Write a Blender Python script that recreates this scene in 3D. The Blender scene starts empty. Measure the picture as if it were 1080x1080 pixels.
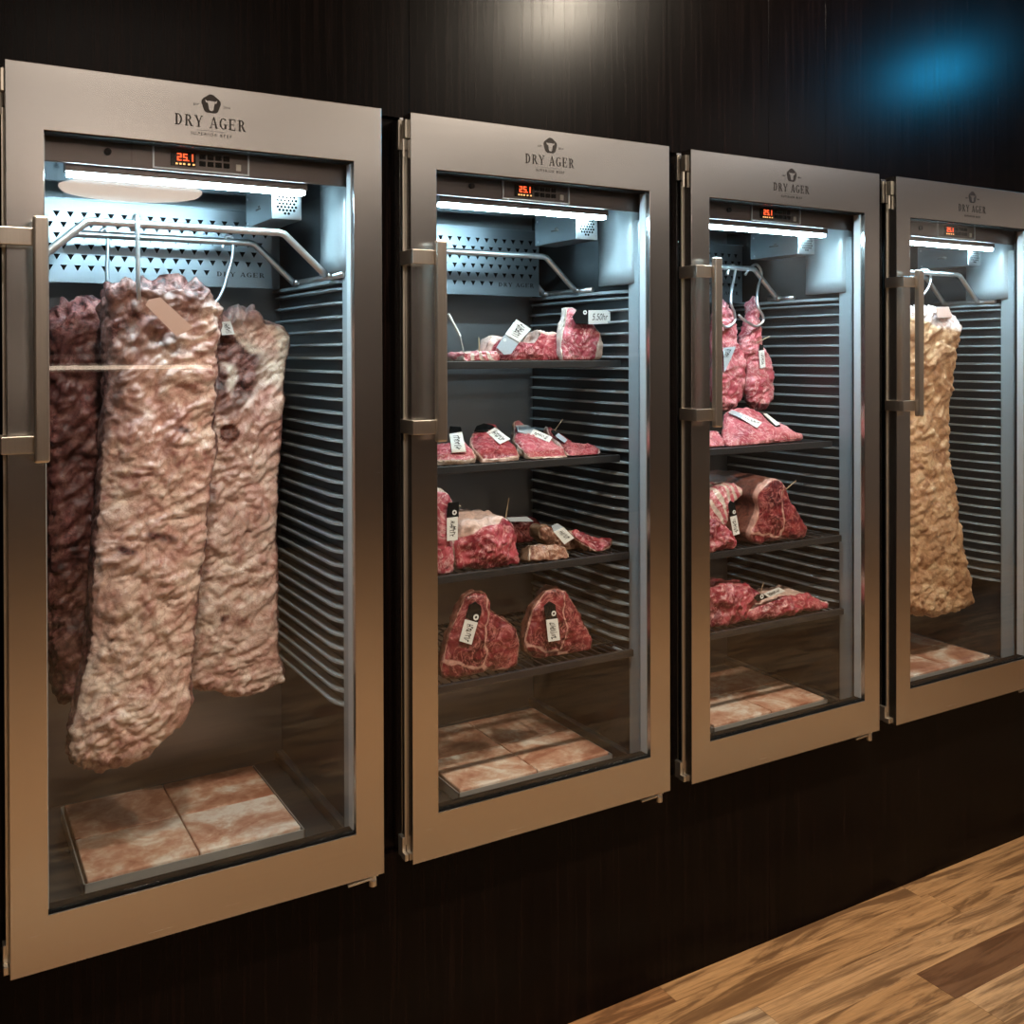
import bpy, bmesh, math, random
from mathutils import Vector, Matrix, noise
R = math.radians
C = bpy.context.scene.collection
FLOOR = 0.537                       # height of the fridges' underside above the floor
BASE = [0.0, 0.7658, 1.5351, 2.3082]  # left edge of every fridge along the wall

# ------------------------------------------------------------------ camera
CAMLOC = Vector((-0.1178, -1.9243, 1.0868 + FLOOR))
def cam_axes(yaw, pitch, roll):
    r = Vector((math.cos(yaw), -math.sin(yaw), 0)); f = Vector((math.sin(yaw), math.cos(yaw), 0)); u = Vector((0, 0, 1))
    f2 = math.cos(pitch)*f + math.sin(pitch)*u; u2 = math.cos(pitch)*u - math.sin(pitch)*f
    return math.cos(roll)*r + math.sin(roll)*u2, math.cos(roll)*u2 - math.sin(roll)*r, f2
AR, AU, AF = cam_axes(.5313, -.0065, -.0027)
FPX, CX, CY = 1049.2, 540.0, 379.3
cd = bpy.data.cameras.new('camera'); cam = bpy.data.objects.new('camera', cd); C.objects.link(cam)
cam.matrix_world = Matrix((( AR.x, AU.x, -AF.x, CAMLOC.x), (AR.y, AU.y, -AF.y, CAMLOC.y), (AR.z, AU.z, -AF.z, CAMLOC.z), (0, 0, 0, 1)))
cd.sensor_width = 36; cd.lens = FPX/1080*36; cd.shift_y = -(540-CY)/1080; cd.clip_start = .02
bpy.context.scene.camera = cam
def ray(x, y): return AF + (x-CX)/FPX*AR - (y-CY)/FPX*AU
def at(i, x, y, Y):
    """A photo measurement turned into fridge-local metres on the plane of depth Y."""
    d = ray(x, y); t = (Y-CAMLOC.y)/d.y; p = CAMLOC + t*d
    return Vector((p.x-BASE[i], p.y, p.z-FLOOR))
def onplane(i, x, y, p0, n):
    d = ray(x, y); o = Vector((CAMLOC.x-BASE[i], CAMLOC.y, CAMLOC.z-FLOOR))
    return o + d*((p0-o).dot(n)/d.dot(n))

# ------------------------------------------------------------------ node helpers
def mat(name, col=(.5, .5, .5), rough=.5, metal=0., spec=.5, emit=None, estr=1.):
    m = bpy.data.materials.new(name); m.use_nodes = True
    b = m.node_tree.nodes['Principled BSDF']
    b.inputs['Base Color'].default_value = (*col, 1); b.inputs['Roughness'].default_value = rough
    b.inputs['Metallic'].default_value = metal; b.inputs['Specular IOR Level'].default_value = spec
    if emit: b.inputs['Emission Color'].default_value = (*emit, 1); b.inputs['Emission Strength'].default_value = estr
    return m
class N:
    def __init__(s, m): s.m = m; s.t = m.node_tree; s.b = s.t.nodes['Principled BSDF']
    def new(s, ty, **k):
        n = s.t.nodes.new(ty)
        for a, v in k.items():
            if a in n.inputs: n.inputs[a].default_value = v
            else: setattr(n, a, v)
        return n
    def ln(s, a, b): s.t.links.new(a, b)
    def coord(s, scale=(1, 1, 1), kind='Object', rot=(0, 0, 0)):
        tc = s.new('ShaderNodeTexCoord'); mp = s.new('ShaderNodeMapping')
        mp.inputs['Scale'].default_value = scale; mp.inputs['Rotation'].default_value = rot
        s.ln(tc.outputs[kind], mp.inputs['Vector']); return mp.outputs['Vector']
    def noise(s, vec, scale, detail=4, rough=.55, dist=0.):
        n = s.new('ShaderNodeTexNoise'); n.inputs['Scale'].default_value = scale; n.inputs['Detail'].default_value = detail
        n.inputs['Roughness'].default_value = rough; n.inputs['Distortion'].default_value = dist
        s.ln(vec, n.inputs['Vector']); return n.outputs['Fac']
    def ramp(s, fac, stops, mode='LINEAR'):
        r = s.new('ShaderNodeValToRGB'); e = r.color_ramp.elements; r.color_ramp.interpolation = mode
        for i, (p, c) in enumerate(stops):
            el = e[i] if i < 2 else e.new(p)
            el.position = p; el.color = (*c, 1) if len(c) == 3 else c
        s.ln(fac, r.inputs['Fac']); return r.outputs['Color']
    def mix(s, fac, a, b, mode='MIX'):
        n = s.new('ShaderNodeMix'); n.data_type = 'RGBA'; n.blend_type = mode
        if isinstance(fac, (int, float)): n.inputs['Factor'].default_value = fac
        else: s.ln(fac, n.inputs['Factor'])
        for v, q in ((a, n.inputs['A']), (b, n.inputs['B'])):
            if isinstance(v, tuple): q.default_value = (*v, 1)
            else: s.ln(v, q)
        return n.outputs['Result']
    def math(s, op, a, b=None):
        n = s.new('ShaderNodeMath'); n.operation = op
        for v, q in ((a, n.inputs[0]), (b, n.inputs[1])):
            if v is None: continue
            if isinstance(v, (int, float)): q.default_value = v
            else: s.ln(v, q)
        return n.outputs[0]
    def attr(s, name):
        n = s.new('ShaderNodeAttribute'); n.attribute_name = name; return n.outputs['Fac']
    def bump(s, h, strength=.3, dist=.002):
        n = s.new('ShaderNodeBump'); n.inputs['Strength'].default_value = strength; n.inputs['Distance'].default_value = dist
        s.ln(h, n.inputs['Height']); s.ln(n.outputs['Normal'], s.b.inputs['Normal'])
    def col(s, c): s.ln(c, s.b.inputs['Base Color'])

# ------------------------------------------------------------------ materials
M = {}
def steel(name, col, rough, stretch=(2, 300, 300), amt=.10, an=.5):
    m = mat(name, col, rough, 1.0); n = N(m)
    v = n.coord(stretch)
    f = n.noise(v, 3, 3)
    n.col(n.mix(f, tuple(c*.9 for c in col), tuple(min(1, c*1.1) for c in col)))
    n.ln(n.math('ADD', n.math('MULTIPLY', f, amt), rough-amt/2), n.b.inputs['Roughness'])
    n.b.inputs['Anisotropic'].default_value = an
    return m
M['steel'] = steel('brushed_steel', (.565, .55, .535), .25)
M['handle'] = steel('handle_steel', (.72, .66, .58), .32, (200, 200, 2))
M['polish'] = steel('polished_steel', (.60, .63, .65), .09, an=0)
M['plate'] = steel('plate_steel', (.38, .42, .45), .36, an=0)
M['backsteel'] = steel('back_steel', (.42, .415, .415), .46)
M['panelsteel'] = steel('panel_steel', (.20, .165, .155), .30, amt=.04)
M['tray'] = mat('dull_tray_steel', (.52, .51, .49), .55, .7)
M['chrome'] = mat('chrome', (.82, .83, .84), .36, 1)
M['hinge'] = mat('hinge_metal', (.72, .67, .58), .42, 1)
M['liner'] = mat('dark_liner', (.030, .034, .037), .30, 0, .45)
M['rib'] = mat('rib_plastic', (.40, .44, .46), .30, 0, .6)
M['pillar'] = mat('pillar_plastic', (.34, .38, .40), .28, 0, .6)
M['jamb'] = mat('white_jamb', (.62, .64, .66), .5)
M['black'] = mat('black_plastic', (.008, .008, .008), .6, 0, .15)
M['hole'] = mat('dark_hole', (.004, .004, .004), .8, 0, .1)
M['shelf'] = mat('black_coated_wire', (.022, .022, .024), .42, 0, .5)
M['box'] = steel('box_steel', (.40, .43, .45), .34, (60, 60, 60), an=0)
M['led'] = mat('led_strip', (.9, .95, 1), .5, 0, .2, (.56, .85, 1.0), 135.)
M['reddigit'] = mat('red_digit', (.1, .0, .0), .5, 0, .2, (1.0, .10, .03), 2.6)
M['amber'] = mat('amber_digit', (.1, .05, .0), .5, 0, .2, (1.0, .5, .18), 2.)
M['screen'] = mat('display_black', (.006, .006, .007), .15)
M['ink'] = mat('dark_print', (.022, .018, .016), .5, 0, .2)
M['inkgrey'] = mat('faint_print', (.09, .08, .072), .5, 0, .2)
M['card'] = mat('white_card', (.80, .80, .78), .5)
M['greycard'] = mat('grey_card', (.42, .47, .52), .45)
M['pinkcard'] = mat('pink_card', (.66, .43, .36), .6)
M['wood'] = mat('skewer_wood', (.55, .42, .28), .6)
def glass():
    m = bpy.data.materials.new('clear_glass'); m.use_nodes = True; t = m.node_tree; t.nodes.clear()
    o = t.nodes.new('ShaderNodeOutputMaterial'); mx = t.nodes.new('ShaderNodeMixShader')
    tr = t.nodes.new('ShaderNodeBsdfTransparent'); gl = t.nodes.new('ShaderNodeBsdfGlossy'); fr = t.nodes.new('ShaderNodeFresnel')
    tr.inputs['Color'].default_value = (.965, .98, .975, 1); gl.inputs['Roughness'].default_value = .0; fr.inputs['IOR'].default_value = 1.5
    ge = t.nodes.new('ShaderNodeNewGeometry'); mr = t.nodes.new('ShaderNodeMapRange')   # the same reflectance from both sides of the thin pane
    mr.inputs['To Min'].default_value = 1.5; mr.inputs['To Max'].default_value = 1/1.5
    t.links.new(ge.outputs['Backfacing'], mr.inputs['Value']); t.links.new(mr.outputs['Result'], fr.inputs['IOR'])
    t.links.new(fr.outputs[0], mx.inputs[0]); t.links.new(tr.outputs[0], mx.inputs[1]); t.links.new(gl.outputs[0], mx.inputs[2]); t.links.new(mx.outputs[0], o.inputs[0])
    return m
M['glass'] = glass()

def wenge():
    m = mat('dark_wenge_panel', (.01, .008, .007), .28, 0, .095); n = N(m)
    v = n.coord((60, 60, 1.6)); f = n.noise(v, 1.6, 6, .65, .6)
    v2 = n.coord((5, 5, .35)); g = n.noise(v2, 2, 3, .5, 1.2)
    c = n.ramp(f, [(.34, (.0015, .0008, .0006)), (.52, (.0034, .0016, .0012)), (.7, (.0095, .0042, .0031))])
    n.col(n.mix(g, c, n.mix(.5, c, (.004, .003, .0026))))
    n.ln(n.math('ADD', n.math('MULTIPLY', f, .12), .19), n.b.inputs['Roughness'])
    n.bump(f, .12, .001); return m
M['wenge'] = wenge()

def planks():
    m = mat('oiled_plank_floor', (.4, .25, .13), .42, 0, .4); n = N(m)
    v = n.coord((1, 1, 1)); sep = n.new('ShaderNodeSeparateXYZ'); n.ln(v, sep.inputs[0])
    tone = n.attr('tone'); idn = n.math('MULTIPLY', n.attr('seed'), 37.)
    cmb = n.new('ShaderNodeCombineXYZ'); n.ln(n.math('ADD', sep.outputs[0], idn), cmb.inputs[0]); n.ln(n.math('MULTIPLY', sep.outputs[1], 9), cmb.inputs[1]); n.ln(idn, cmb.inputs[2])
    g = n.noise(cmb.outputs[0], 1.7, 7, .64, 1.7)
    cm2 = n.new('ShaderNodeCombineXYZ'); n.ln(n.math('MULTIPLY', n.math('ADD', sep.outputs[0], idn), 5), cm2.inputs[0]); n.ln(n.math('MULTIPLY', sep.outputs[1], 130), cm2.inputs[1]); n.ln(idn, cm2.inputs[2])
    g2 = n.noise(cm2.outputs[0], 1.5, 5, .62, .4)
    base = n.ramp(tone, [(0, (.16, .080, .042)), (.25, (.42, .20, .080)), (.5, (.56, .315, .135)), (.75, (.66, .40, .20)), (1, (.72, .50, .29))])
    c = n.mix(n.ramp(g, [(.42, (0, 0, 0)), (.51, (.3, .3, .3)), (.58, (.85, .85, .85)), (.64, (1, 1, 1))]), base, n.mix(.8, base, (.085, .036, .015)))
    c = n.mix(n.ramp(g2, [(.38, (.8, .8, .8)), (.54, (0, 0, 0))]), c, n.mix(.5, c, (.15, .07, .028)))
    n.col(c); n.bump(g2, .06, .001)
    n.ln(n.math('ADD', n.math('MULTIPLY', g2, .2), .32), n.b.inputs['Roughness']); return m
M['floor'] = planks()
M['plaster'] = mat('pale_ceiling_plaster', (.50, .48, .455), .8); N(M['plaster'])
M['sidewall'] = mat('pale_plaster', (.34, .31, .285), .75)
M['farwall'] = mat('brown_plaster', (.055, .038, .028), .7)
for k in ('plaster', 'farwall'):
    n = N(M[k]); n.bump(n.noise(n.coord(), 40, 4), .1, .002)

def fat_mat(name, pal, crustpal, scale=1.):
    m = mat(name, pal[1], .46, 0, .42); n = N(m); v = n.coord()
    f = n.noise(v, 15*scale, 5, .6, .8); g = n.noise(v, 60*scale, 4, .65, .5); h = n.noise(v, 5*scale, 3, .5, .4)
    a = n.ramp(n.math('ADD', n.math('MULTIPLY', f, .7), n.math('MULTIPLY', g, .3)), [(.36, pal[3]), (.44, pal[2]), (.51, pal[1]), (.61, pal[0])])
    a = n.mix(n.ramp(h, [(.40, (0, 0, 0)), (.66, (1, 1, 1))]), a, n.mix(.45, a, pal[4]))
    cr = n.ramp(g, [(.35, crustpal[0]), (.5, crustpal[1]), (.68, crustpal[2])])
    cf = n.math('MINIMUM', n.math('MAXIMUM', n.math('ADD', n.attr('crust'), n.math('MULTIPLY', n.math('SUBTRACT', f, .5), n.math('MULTIPLY', n.attr('crust'), 1.6))), 0), 1)
    c = n.mix(cf, a, cr)
    c = n.mix(n.attr('white'), c, n.mix(g, (.72, .62, .52), (.80, .74, .66)))
    c = n.mix(n.attr('stamp'), c, n.ramp(n.noise(v, 130, 3), [(.42, (.07, .018, .010)), (.6, (.15, .045, .025))]))
    n.col(c); vr = n.math('ABSOLUTE', n.math('SUBTRACT', n.noise(v, 26*scale, 5, .62, 1.8), .5))
    c = n.mix(n.ramp(vr, [(.0, (.75, .75, .75)), (.012, (.5, .5, .5)), (.03, (0, 0, 0))]), c, n.mix(.7, c, pal[3]))  # thin dark lines in the colour, painted as the shade of crevices
    n.col(c); n.bump(n.math('ADD', g, n.math('MULTIPLY', n.noise(v, 190, 3, .6), .6)), .45, .004)
    return m
M['fat'] = fat_mat('aged_fat_cap', ((.82, .67, .58), (.69, .49, .41), (.57, .345, .29), (.30, .12, .10), (.60, .29, .25)), ((.016, .006, .006), (.085, .027, .025), (.32, .145, .13)))
M['fatside'] = fat_mat('aged_meat_side', ((.32, .15, .12), (.17, .06, .05), (.085, .026, .022), (.03, .010, .009), (.12, .03, .028)), ((.05, .02, .018), (.40, .13, .12), (.62, .34, .30)))
M['fattan'] = fat_mat('tan_fat_cap', ((.72, .50, .30), (.60, .36, .20), (.44, .23, .12), (.20, .085, .04), (.52, .28, .15)), ((.62, .40, .36), (.72, .58, .54), (.80, .70, .66)), 1.5)

def red_mat(name, dark, mid, lite, vein, fatc, crust, vs=1., vein_amt=1.):
    m = mat(name, mid, .36, 0, .5); n = N(m); v = n.coord()
    f = n.noise(v, 16*vs, 4, .62, .9); g = n.noise(v, 46*vs, 4, .6, 1.6); h = n.noise(v, 17*vs, 5, .62, 2.6)
    a = n.ramp(f, [(.36, dark), (.5, mid), (.64, lite)])
    vr = n.math('ABSOLUTE', n.math('SUBTRACT', h, .5))
    vf = n.ramp(vr, [(.0, (vein_amt*.9,)*3), (.010, (vein_amt*.65,)*3), (.030, (0, 0, 0))])
    a = n.mix(vf, a, vein)
    a = n.mix(n.ramp(g, [(.58, (0, 0, 0)), (.72, (.6*vein_amt,)*3)]), a, vein)
    ff = n.ramp(n.math('ADD', n.attr('fat'), n.math('MULTIPLY', n.math('SUBTRACT', f, .5), .5)), [(.42, (0, 0, 0)), (.58, (1, 1, 1))])
    a = n.mix(ff, a, n.ramp(g, [(.35, tuple(c*.62 for c in fatc)), (.65, fatc)]))
    cf = n.ramp(n.math('ADD', n.attr('crust'), n.math('MULTIPLY', n.math('SUBTRACT', f, .5), .7)), [(.4, (0, 0, 0)), (.62, (1, 1, 1))])
    a = n.mix(cf, a, n.ramp(g, [(.35, tuple(c*.35 for c in crust)), (.62, crust)]))
    n.col(a); n.bump(n.math('ADD', g, h), .4, .003); return m
M['red'] = red_mat('marbled_beef', (.15, .012, .022), (.30, .032, .048), (.44, .075, .095), (.66, .31, .30), (.74, .52, .45), (.33, .17, .11))
M['pink'] = red_mat('pale_marbled_beef', (.30, .032, .052), (.48, .095, .125), (.60, .19, .215), (.78, .50, .49), (.80, .66, .58), (.40, .25, .16))
M['deep'] = red_mat('deep_red_beef', (.060, .005, .008), (.15, .013, .019), (.27, .038, .042), (.50, .19, .17), (.62, .34, .28), (.20, .075, .055), 1., 1.)
M['brown'] = red_mat('brown_crusted_beef', (.13, .05, .035), (.28, .125, .085), (.40, .20, .14), (.55, .36, .27), (.62, .44, .32), (.22, .13, .08))

def salt():
    m = mat('pink_salt', (.6, .35, .25), .5, 0, .4); n = N(m)
    oi = n.new('ShaderNodeObjectInfo'); tc = n.new('ShaderNodeTexCoord'); va = n.new('ShaderNodeVectorMath'); va.operation = 'ADD'
    n.ln(tc.outputs['Object'], va.inputs[0]); n.ln(n.math('MULTIPLY', oi.outputs['Random'], 9), va.inputs[1])
    v = va.outputs[0]
    f = n.noise(v, 7, 5, .6, 1.0); g = n.noise(v, 45, 4, .6, .5)
    t = n.math('ADD', n.math('MULTIPLY', f, .75), n.math('MULTIPLY', g, .25))
    t = n.math('ADD', t, n.math('MULTIPLY', n.math('SUBTRACT', oi.outputs['Random'], .5), .08))
    n.col(n.ramp(t, [(.38, (.38, .16, .10)), (.47, (.54, .29, .20)), (.54, (.66, .45, .34)), (.62, (.82, .72, .63))]))
    n.bump(g, .35, .003); return m
M['salt'] = salt()

# ------------------------------------------------------------------ mesh helpers
class MB:
    def __init__(s): s.bm = bmesh.new(); s.mi = 0
    def face(s, vs):
        try: f = s.bm.faces.new(vs); f.material_index = s.mi; return f
        except ValueError: return None
    def poly(s, pts):
        return s.face([s.bm.verts.new(p) for p in pts])
    def box(s, x0, x1, y0, y1, z0, z1, bev=0.):
        v = [s.bm.verts.new((x, y, z)) for x in (x0, x1) for y in (y0, y1) for z in (z0, z1)]
        fs = [s.face([v[a] for a in q]) for q in ((0, 1, 3, 2), (4, 6, 7, 5), (0, 4, 5, 1), (2, 3, 7, 6), (0, 2, 6, 4), (1, 5, 7, 3))]
        if bev > 0:
            es = list({e for f in fs for e in f.edges})
            r = bmesh.ops.bevel(s.bm, geom=es, offset=bev, segments=2, affect='EDGES', profile=.5)
            for f in r['faces']: f.material_index = s.mi
        return s
    def tube(s, pts, r, seg=10, closed=False, flat=None):
        pts = [Vector(p) for p in pts]; rings = []; up = None
        for k, p in enumerate(pts):
            a = pts[max(k-1, 0)]; b = pts[min(k+1, len(pts)-1)]; d = (b-a).normalized()
            if up is None:
                up = Vector((0, 0, 1)) if abs(d.z) < .9 else Vector((1, 0, 0))
            s1 = d.cross(up).normalized(); u1 = s1.cross(d).normalized(); up = u1
            rr = r[k] if isinstance(r, (list, tuple)) else r
            rings.append([s.bm.verts.new(p + rr*(math.cos(2*math.pi*q/seg)*s1 + math.sin(2*math.pi*q/seg)*u1)) for q in range(seg)])
        for A, B in zip(rings, rings[1:]):
            for q in range(seg): s.face((A[q], A[(q+1) % seg], B[(q+1) % seg], B[q]))
        s.face(rings[0][::-1]); s.face(rings[-1]); return s
    def prism(s, pts, off):
        """A flat outline (any plane) given a thickness by the offset vector."""
        off = Vector(off); a = [s.bm.verts.new(Vector(p)) for p in pts]; b = [s.bm.verts.new(Vector(p)+off) for p in pts]
        s.face(a); s.face(b[::-1]); n = len(a)
        for k in range(n): s.face((a[k], b[k], b[(k+1) % n], a[(k+1) % n]))
        return s
    def build(s, name, mats, parent=None, smooth=False, loc=None, norm=True):
        if norm: bmesh.ops.recalc_face_normals(s.bm, faces=s.bm.faces[:])
        me = bpy.data.meshes.new(name); s.bm.to_mesh(me); s.bm.free()
        for m in (mats if isinstance(mats, (list, tuple)) else [mats]): me.materials.append(M[m] if isinstance(m, str) else m)
        o = bpy.data.objects.new(name, me); C.objects.link(o)
        if smooth:
            for p in me.polygons: p.use_smooth = True
        if parent: o.parent = parent
        if loc: o.location = loc
        return o
def tag(o, label=None, cat=None, group=None, kind=None):
    for k, v in (('label', label), ('category', cat), ('group', group), ('kind', kind)):
        if v: o[k] = v
    return o
def empty(name, loc):
    o = bpy.data.objects.new(name, None); C.objects.link(o); o.location = loc; o.empty_display_size = .05; return o
def origin_to_base(o):
    """Puts a mesh thing's origin at the middle of its underside."""
    me = o.data; xs = [v.co for v in me.vertices]
    c = Vector(((min(v.x for v in xs)+max(v.x for v in xs))/2, (min(v.y for v in xs)+max(v.y for v in xs))/2, min(v.z for v in xs)))
    me.transform(Matrix.Translation(-c)); o.location = o.location + c; return o
def copy_tree(o, parent=None):
    c = o.copy(); C.objects.link(c); c.parent = parent
    for ch in o.children: copy_tree(ch, c)
    return c
def W(i): return Vector((BASE[i], 0, FLOOR))
def text_mesh(body, size, shear=0., ext=.0004, spacing=1.):
    cu = bpy.data.curves.new('t', 'FONT'); cu.body = body; cu.size = size; cu.align_x = 'CENTER'; cu.align_y = 'CENTER'; cu.extrude = ext; cu.shear = shear; cu.space_character = spacing
    ob = bpy.data.objects.new('t', cu); C.objects.link(ob)
    dg = bpy.context.evaluated_depsgraph_get(); me = bpy.data.meshes.new_from_object(ob.evaluated_get(dg))
    bpy.data.objects.remove(ob); bpy.data.curves.remove(cu); me.materials.clear(); return me

# ------------------------------------------------------------------ the room
XL, XR, YF, CEIL, YW = -3.2, 7.0, -6.2, 3.05, .076
def setting(o): o['kind'] = 'structure'; return o
b = MB(); b.box(XL, XR, YF, YW+.72, -.05, -.004); b.mi = 1; rnd = random.Random(8); ft = b.bm.verts.layers.float.new('tone'); fs = b.bm.verts.layers.float.new('seed')
y1 = .007+.1165; row = 0
while y1-.1165 > YF:                                         # boards laid along the wall, each with its own tone
    x = XL+rnd.uniform(.1, .9); cuts = [XL, x]
    while x < XR-.6:
        x += rnd.uniform(.75, 1.5); cuts.append(min(x, XR))
    if cuts[-1] < XR: cuts.append(XR)
    fixed = {1: (1.30, 2.457, 3.5), 2: (1.65, 2.85), 3: (1.15, 2.10, 2.66)}.get(row)
    if fixed: cuts = [c for c in cuts if c < fixed[0]-.5 or c > fixed[-1]+.5] + list(fixed); cuts.sort()
    for x0, x1 in zip(cuts, cuts[1:]):
        nv = len(b.bm.verts); tone = rnd.choice((.3, .45, .55, .6, .75, .85, .95)); sd = rnd.random()
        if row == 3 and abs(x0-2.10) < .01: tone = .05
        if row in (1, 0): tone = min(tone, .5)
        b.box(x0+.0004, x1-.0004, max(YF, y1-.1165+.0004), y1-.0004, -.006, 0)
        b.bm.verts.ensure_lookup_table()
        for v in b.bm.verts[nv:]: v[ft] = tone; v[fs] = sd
    y1 -= .1165; row += 1
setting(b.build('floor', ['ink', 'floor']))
b = MB(); b.box(XL, XR, YF, YW+.72, CEIL, CEIL+.05); setting(b.build('ceiling', 'plaster'))
b = MB(); b.box(XL, XR, YF-.1, YF, 0, CEIL); setting(b.build('wall_front', 'farwall'))
b = MB(); b.box(XL-.1, XL, YF, YW+.72, 0, CEIL); setting(b.build('wall_left', 'farwall'))
b = MB(); b.box(XR, XR+.1, YF, YW+.72, 0, CEIL); setting(b.build('wall_right', 'sidewall'))
b = MB(); b.box(XL, XR, YF, YF+.035, 1.585, 1.625, .003); setting(b.build('trim_1', 'plaster'))
b = MB()                                                     # the veneered wall: panels with hairline joints around the four fridges
TOP = FLOOR + 1.602; LOW = FLOOR - .003; g = .0003
for x0, x1 in ((XL, -.62), (-.62, .798), (.798, 1.52), (1.52, 1.877), (1.877, 2.10), (2.10, 3.35), (3.35, XR)):
    b.box(x0+g, x1-g, YW, YW+.72, TOP, CEIL, .0004)
for x0, x1 in ((XL, -.62), (-.62, 1.878), (1.878, 4.3), (4.3, XR)):
    b.box(x0+g, x1-g, YW, YW+.72, 0, LOW, .0004)
edges = [XL] + [v for x in BASE for v in (x+.002, x+.698)] + [XR]
for k in range(0, len(edges), 2):
    b.box(edges[k], edges[k+1], YW+.014, YW+.72, LOW+.001, TOP-.001, .0006)
setting(b.build('wall_back', 'wenge'))

# ------------------------------------------------------------------ one fridge
IX0, IX1, IYB, IZ0, IZ1 = .030, .670, .600, .034, 1.452
RZ0, RP, RN = .3225, .0303, 31
def ringframe(mb, o, i, y0, y1, bev=0.):
    """A rectangular frame between outline o and inner outline i (x0,x1,z0,z1)."""
    def q(r, y): return [mb.bm.verts.new(p) for p in ((r[0], y, r[2]), (r[1], y, r[2]), (r[1], y, r[3]), (r[0], y, r[3]))]
    of, inf, ob, ib = q(o, y0), q(i, y0), q(o, y1), q(i, y1); fr = []
    for k in range(4):
        l = (k+1) % 4
        fr.append(mb.face((of[k], of[l], inf[l], inf[k]))); mb.face((ob[l], ob[k], ib[k], ib[l]))
        mb.face((of[l], of[k], ob[k], ob[l])); mb.face((inf[k], inf[l], ib[l], ib[k]))
    if bev:
        es = [e for e in mb.bm.edges if (set(e.verts) <= set(of) or set(e.verts) <= set(inf))]
        bmesh.ops.bevel(mb.bm, geom=es, offset=bev, segments=2, affect='EDGES', profile=.5)

def glyph(ch):
    """Heavy serif capitals as outlines in a unit box."""
    P = []
    def bar(x0, x1, z0, z1): P.append([(x0, z0), (x1, z0), (x1, z1), (x0, z1)])
    def serif(x, z, w=.36): bar(x-w/2, x+w/2, z, z+.06)
    def arc(cx, cz, rx, rz, a0, a1, tx, tz, n=14):
        o = []; inn = []
        for k in range(n+1):
            a = R(a0+(a1-a0)*k/n); o.append((cx+rx*math.cos(a), cz+rz*math.sin(a))); inn.append((cx+(rx-tx)*math.cos(a), cz+(rz-tz)*math.sin(a)))
        for k in range(n): P.append([o[k], o[k+1], inn[k+1], inn[k]])
    if ch == 'D': bar(.1, .3, 0, 1); serif(.17, 0, .34); serif(.17, .94, .34); arc(.3, .5, .52, .5, -90, 90, .2, .07)
    if ch == 'R':
        bar(.1, .3, 0, 1); serif(.2, 0); serif(.17, .94, .34); arc(.3, .74, .42, .26, -90, 90, .19, .07)
        P.append([(.36, .5), (.56, .5), (.9, 0), (.66, 0)]); serif(.82, 0, .26)
    if ch == 'Y':
        P.append([(.02, 1), (.24, 1), (.52, .5), (.4, .42)]); P.append([(.78, 1), (.86, 1), (.58, .45), (.5, .5)]); bar(.37, .57, 0, .5); serif(.47, 0, .38); serif(.13, .94, .34); serif(.82, .94, .28)
    if ch == 'A':
        P.append([(.42, 1), (.52, 1), (.16, 0), (.09, 0)]); P.append([(.42, 1), (.56, 1), (.92, 0), (.69, 0)]); bar(.24, .72, .29, .36); serif(.13, 0, .3); serif(.81, 0, .34)
    if ch == 'G': arc(.5, .5, .46, .5, 42, 318, .2, .07, 22); bar(.64, .84, .06, .42); bar(.54, .94, .40, .46)
    if ch == 'E': bar(.1, .3, 0, 1); serif(.17, 0, .34); serif(.17, .94, .34); bar(.3, .8, 0, .07); bar(.3, .8, .93, 1); bar(.3, .6, .47, .53); bar(.74, .8, 0, .28); bar(.74, .8, .72, 1); bar(.56, .61, .38, .62)
    return P
def serif_line(mb, text, xc, zb, width, h, y, th=.0004):
    adv = {' ': .62}; tot = sum(adv.get(c, 1.12) for c in text)-.12; s = width/tot; x = xc-width/2
    for c in text:
        for p in glyph(c): mb.prism([(x+a*s, y, zb+q*h) for a, q in p], (0, -th, 0))
        x += adv.get(c, 1.12)*s

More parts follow.
